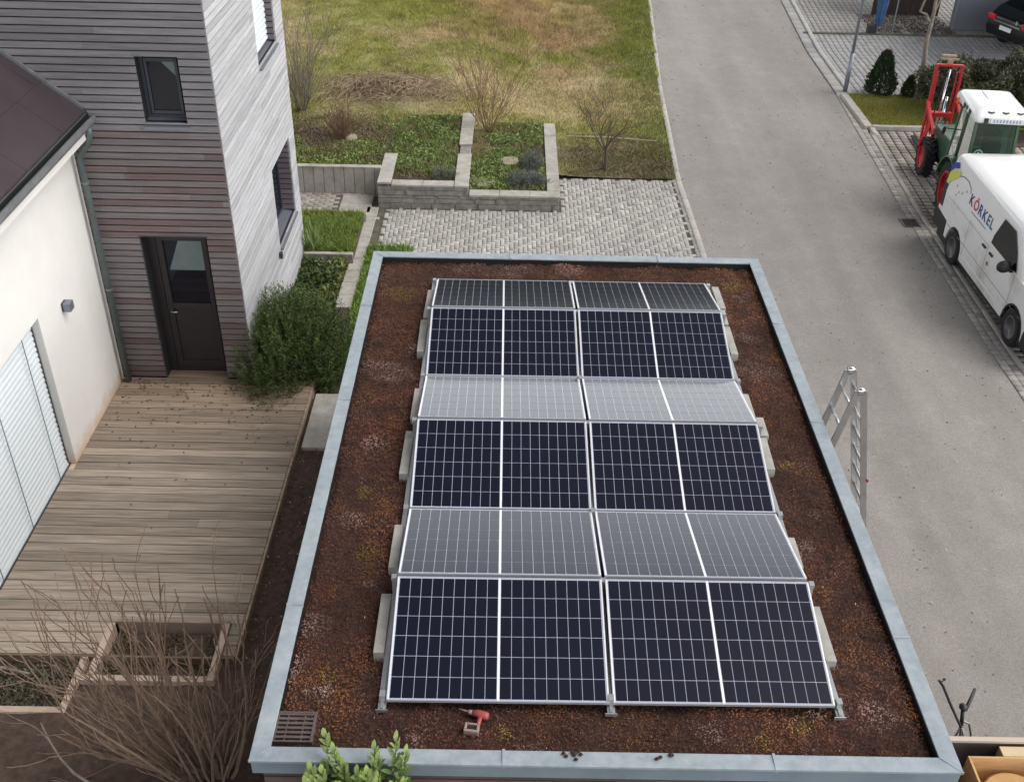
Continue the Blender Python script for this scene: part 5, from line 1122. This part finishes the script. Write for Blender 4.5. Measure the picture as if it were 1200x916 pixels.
mb = MB(); pts = [(4.40,1.60),(4.2,1.66),(3.98,1.66),(3.82,1.60),(3.76,1.52)]; mb.tube([(sx(z)-.008,y,z) for y,z in pts], [.010,.009,.008,.007,.004], 6)
for (a_, b_) in ((4.36,1.40),(4.22,1.33),(4.06,1.38),(3.9,1.48),(4.3,1.24)): sp(mb, [(a_,b_),(a_+.03,b_+.04),(a_+.045,b_-.02)], .008)
sp(mb, [(3.5,1.27),(2.75,1.27),(2.75,1.285),(3.5,1.285)], .008); mb.build('logo_lines', m_inkg, van, world=False)

# ------------------------------------------------------------------ tractor
tr = thing('tractor', 'narrow green tractor with white cab roof, red rims and red forklift mast', 'tractor', (10.57,15.30,G), R(-5.5))
# local: +y forward, x right
def tw_(side, y_, R_, wd, rimr, xo): wheel(tr, xo*side, y_, R_, wd, side, m_tyre, m_redr, rimr, lugs=True)
for sd_ in (-1,1): tw_(sd_, 0, .60, .30, .41, .62); tw_(sd_, 2.35, .41, .24, .26, .56)
mb = MB(); mb.prism([(1.0,.55),(2.75,.5),(2.78,.75),(2.7,1.08),(1.05,1.2)], -.28, .28, 'x'); mb.build('hood', m_green, tr, world=False, bevel=.05, seg=3)
mb = MB(); mb.box(-.22,.22,-.5,2.7,.35,.6); mb.box(-.5,.5,-.1,.1,.5,.7); mb.box(-.45,.45,2.27,2.43,.32,.48); mb.box(-.3,.3,.3,1.2,.3,.55); mb.build('chassis', m_vblk, tr, world=False, bevel=.02)
mb = MB()
for sd_ in (-1,1):
    pl = [(.72*math.cos(R(a)), .60+.72*math.sin(R(a))) for a in range(10,176,15)]; pl2 = [(.68*math.cos(R(a)), .60+.68*math.sin(R(a))) for a in range(175,9,-15)]
    mb.prism(pl+pl2, sd_*.34, sd_*.66, 'x')
mb.builds('fender', m_green, tr, world=False, bevel=.01)
mb = MB(); mb.prism([(-.52,.95),(-.40,1.18),(.9,1.10),(1.0,.6),(.6,.5),(-.4,.6)], -.38, .38, 'x'); mb.build('cab_base', m_green, tr, world=False, bevel=.03)
post = MB()
cb = {'rl':((-.43,-.42,1.12),(-.40,-.22,2.22)),'rr':((.43,-.42,1.12),(.40,-.22,2.22)),'ml':((-.47,.28,.75),(-.43,.28,2.22)),'mr':((.47,.28,.75),(.43,.28,2.22)),'fl':((-.42,1.0,.7),(-.38,.86,2.22)),'fr':((.42,1.0,.7),(.38,.86,2.22))}
for k_, (a_, b_) in cb.items(): post.obox(a_, b_, .06 if k_[0] != 'm' else .08, .07, 0, upv=(0,1,0))
post.obox((-.45,-.42,1.14),(.45,-.42,1.14),.06,.08); post.obox((-.45,.28,.8),(-.42,1.0,.75),.05,.07); post.build('cab_frame', m_green, tr, world=False, bevel=.01)
mb = MB(); mb.add([(-.41,-.43,1.16),(.41,-.43,1.16),(.38,-.235,2.2),(-.38,-.235,2.2)], [(0,1,2,3)]); rw_ = mb.build('rear_window', m_tgl, tr, world=False)
mb = MB()
for sd_ in (-1,1): mb.add([(sd_*.475,.31,.8),(sd_*.43,.98,.78),(sd_*.39,.85,2.2),(sd_*.435,.31,2.2)], [(0,1,2,3)]); mb.add([(sd_*.45,-.38,1.15),(sd_*.47,.25,1.1),(sd_*.435,.25,2.2),(sd_*.405,-.2,2.2)], [(0,1,2,3)])
mb.add([(-.39,1.0,1.2),(.39,1.0,1.2),(.36,.87,2.2),(-.36,.87,2.2)], [(0,1,2,3)]); mb.build('side_window', m_tgl, tr, world=False)
mb = MB(); mb.box(-.2,.2,-.15,.2,1.0,1.2); mb.box(-.2,.2,-.2,-.08,1.2,1.75); mb.box(-.42,.42,-.38,.9,.9,1.02); mb.build('seat', m_vblk, tr, world=False, bevel=.04)
mb = MB(); mb.cyl((-.27,-.405,1.58),(-.27,-.398,1.58),.09,None,24); st_ = mb.build('speed_sticker', mat('sticker_white', srgb(150,190,170), .5), rw_, world=False)
mb = MB(); mb.cyl((-.27,-.411,1.58),(-.27,-.406,1.58),.065,None,24); mb.build('sticker_disc', mat('sticker_dark', srgb(24,52,50), .5), st_, world=False)
mb = MB(); letter(mb, '6', .12, (-.303,-.414,1.54), (1,0,0), (0,0,1), 0); mb.build('sticker_digit', m_plate, st_, world=False)
mb = MB(); rlv = [(2.22,.50,-.44,1.02),(2.27,.54,-.50,1.06),(2.36,.53,-.47,1.04),(2.44,.48,-.34,.96),(2.475,.37,-.20,.80)]; vs = []; fs = []
for z_, hw_, ya_, yb_ in rlv:
    for (cx_, cy_, a0) in ((hw_-.1, yb_-.1, 0), (-hw_+.1, yb_-.1, 90), (-hw_+.1, ya_+.1, 180), (hw_-.1, ya_+.1, 270)):
        for k in range(5): a = R(a0+22.5*k); vs.append((cx_+.1*math.cos(a), cy_+.1*math.sin(a), z_))
for i in range(4):
    for j in range(20): fs.append((i*20+j, i*20+(j+1)%20, (i+1)*20+(j+1)%20, (i+1)*20+j))
fs.append(tuple(range(80,100))); fs.append(tuple(range(20))); mb.add(vs, fs); rfo = mb.build('cab_roof', m_white, tr, world=False, smooth=True)
mb = MB(); mb.box(-.14,.26,.3,.75,2.44,2.505); mb.build('roof_hatch', m_white, rfo, world=False, bevel=.02)
for xg in (-.22,.06,.34): mb = MB(); mb.lathe([(.07,2.402),(.085,2.41),(.06,2.425),(.03,2.418)], (xg,-.33,.012), 'z', 14); mb.build('vent', m_vblk, rfo, world=False)
mb = MB(); mb.box(-.52,-.54,.1,.2,2.28,2.36); mb.box(-.545,-.52,-.15,-.02,2.27,2.36); mb.box(-.545,-.52,.25,.38,2.27,2.36); mb.box(-.36,-.28,-.51,-.47,2.25,2.34); mb.box(.42,.48,-.51,-.47,2.25,2.34); mb.builds('work_light', m_vblk, rfo, world=False)
mb = MB(); mb.box(-.24,.40,-.515,-.49,2.25,2.35); pl_ = mb.build('number_plate', m_plate, rfo, world=False)
mb = MB()
for k in range(9): mb.box(-.19+k*.062,-.16+k*.062,-.519,-.5155,2.27,2.33)
mb.builds('plate_mark', mat('faded_marks', srgb(150,160,180), .6), pl_, world=False)
mb = MB(); mb.cyl((-.53,.75,2.2),(-.53,.75,2.32),.05,.04,12); mb.build('beacon', m_orange, tr, world=False, smooth=True)
mb = MB(); mb.ball((-.62,.95,1.55),(.04,.03,.09),10); mb.tube([(-.42,.9,1.6),(-.62,.95,1.6)],.01,6); mb.build('mirror', m_vblk, tr, world=False, smooth=True)
# mast
fm = MB(); ym = 3.55
for s_ in (-.29,.29): fm.obox((s_,ym,.30),(s_,ym+.12,2.12),.05,.08,0,upv=(0,1,0)); fm.obox((s_*.74,ym+.04,.32),(s_*.74,ym+.16,1.95),.028,.06,0,upv=(0,1,0))
fm.box(-.31,.31,ym+.09,ym+.17,2.08,2.13); fm.box(-.3,.3,ym-.06,ym+.1,.95,1.05); fm.box(-.3,.3,ym-.04,ym+.1,.32,.42)
fmo = fm.build('mast', m_red, tr, world=False, bevel=.008)
mb = MB(); mb.cyl((-.02,ym+.02,.4),(.03,ym+.13,2.02),.022); mb.cyl((.08,ym+.02,.4),(.1,ym+.08,1.4),.03); mb.build('lift_cylinder', m_chrome, fmo, world=False, smooth=True)
mb = MB(); mb.tube([(-.12,ym,.5),(-.15,ym-.05,1.0),(-.08,ym+.05,1.5),(.0,ym+.1,1.95)],.014,6); mb.tube([(.14,ym,.5),(.16,ym-.05,.9),(.12,ym+.05,1.3)],.014,6); mb.build('hose', m_vblk, fmo, world=False, smooth=True)
mb = MB(); mb.box(-.2,.2,ym+.2,ym+.25,2.2,2.24); mb.box(-.06,.06,ym+.14,ym+.2,2.12,2.22); mb.box(-.16,.16,ym+.3,ym+.4,2.24,2.28); mb.build('carriage_top', mat('brown_metal', srgb(150,132,116), .7), fmo, world=False)
mb = MB()
for s_ in (-.34,.34): mb.obox((s_,2.5,.85),(s_,ym-.02,1.28),.07,.08,0)
mb.obox((-.36,2.85,1.0),(-.62,2.45,.62),.07,.09); mb.builds('lift_arm', m_red, tr, world=False, bevel=.01)
for sd_ in (-.2,.2): mb = MB(); mb.obox((sd_,ym+.1,.08),(sd_,ym+1.0,.08),.1,.04); mb.box(sd_-.05,sd_+.05,ym+.06,ym+.1,.06,.5); mb.build('fork', m_vblk, fmo, world=False)

# ------------------------------------------------------------------ black car
bc = thing('black_car', 'black car with chrome trim and red rear light at the top right corner', 'car', (17.75,28.05,G), R(-70))
# local: +y forward, rear at y=-2
prof = [(-2.05,.35),(-2.12,.6),(-2.05,.95),(-1.9,1.0),(1.0,.98),(1.75,.85),(2.05,.65),(2.05,.3)]+arc(1.25,.32,.36,rev=True)+arc(-1.3,.32,.36,rev=True)
mb = MB(); mb.prism(prof, -.86, .86, 'x'); mb.build('body', m_carb, bc, world=False, bevel=.06, seg=3)
mb = MB(); vs = []; fs = []
for z_, ins, ya_, yb_ in ((.98,.02,-2.0,1.1),(1.2,.10,-1.85,.75),(1.38,.2,-1.55,.4),(1.45,.34,-1.3,.1)):
    hw_ = .86-ins; vs += [(-hw_,ya_,z_),(hw_,ya_,z_),(hw_,yb_,z_),(-hw_,yb_,z_)]
for i in range(3):
    for j in range(4): fs.append((i*4+j, i*4+(j+1)%4, (i+1)*4+(j+1)%4, (i+1)*4+j))
fs.append((12,13,14,15)); mb.add(vs, fs); mb.build('cabin', m_cglass, bc, world=False, bevel=.05)
mb = MB(); mb.box(-.24,.24,-2.14,-2.115,.62,.74); mb.build('number_plate', m_plate, bc, world=False)
mb = MB(); mb.box(-.55,.55,-2.12,-2.08,.80,.835); mb.box(.32,.40,-2.1,-2.04,.88,.99); mb.build('chrome_trim', m_chrome, bc, world=False)
for s_ in (-1,1): mb = MB(); mb.box(s_*.72-.15,s_*.72+.155,-2.1,-1.82,.80,.97); mb.build('tail_light', m_tail, bc, world=False, bevel=.02)
for s_ in (-1,1):
    for yw in (-1.3,1.25): wheel(bc, s_*.87, yw, .32, .2, s_, m_tyre, m_rimg, .2)
# broken kerb stone / gully by the gutter
t = thing('gully_grate', 'small dark rusty gully grate in the gutter stones beside the road', 'gully', (9.28,15.0,G))
mb = MB(); mb.box(-.18,.18,-.2,.2,-.05,.02); mb.build('frame', m_grate, t, world=False)
mb = MB()
for k in range(6): mb.box(-.14,.14,-.16+k*.055,-.16+k*.055+.028,.0205,.03)
mb.build('bars', m_vblk, t, world=False)
bpy.context.view_layer.update()
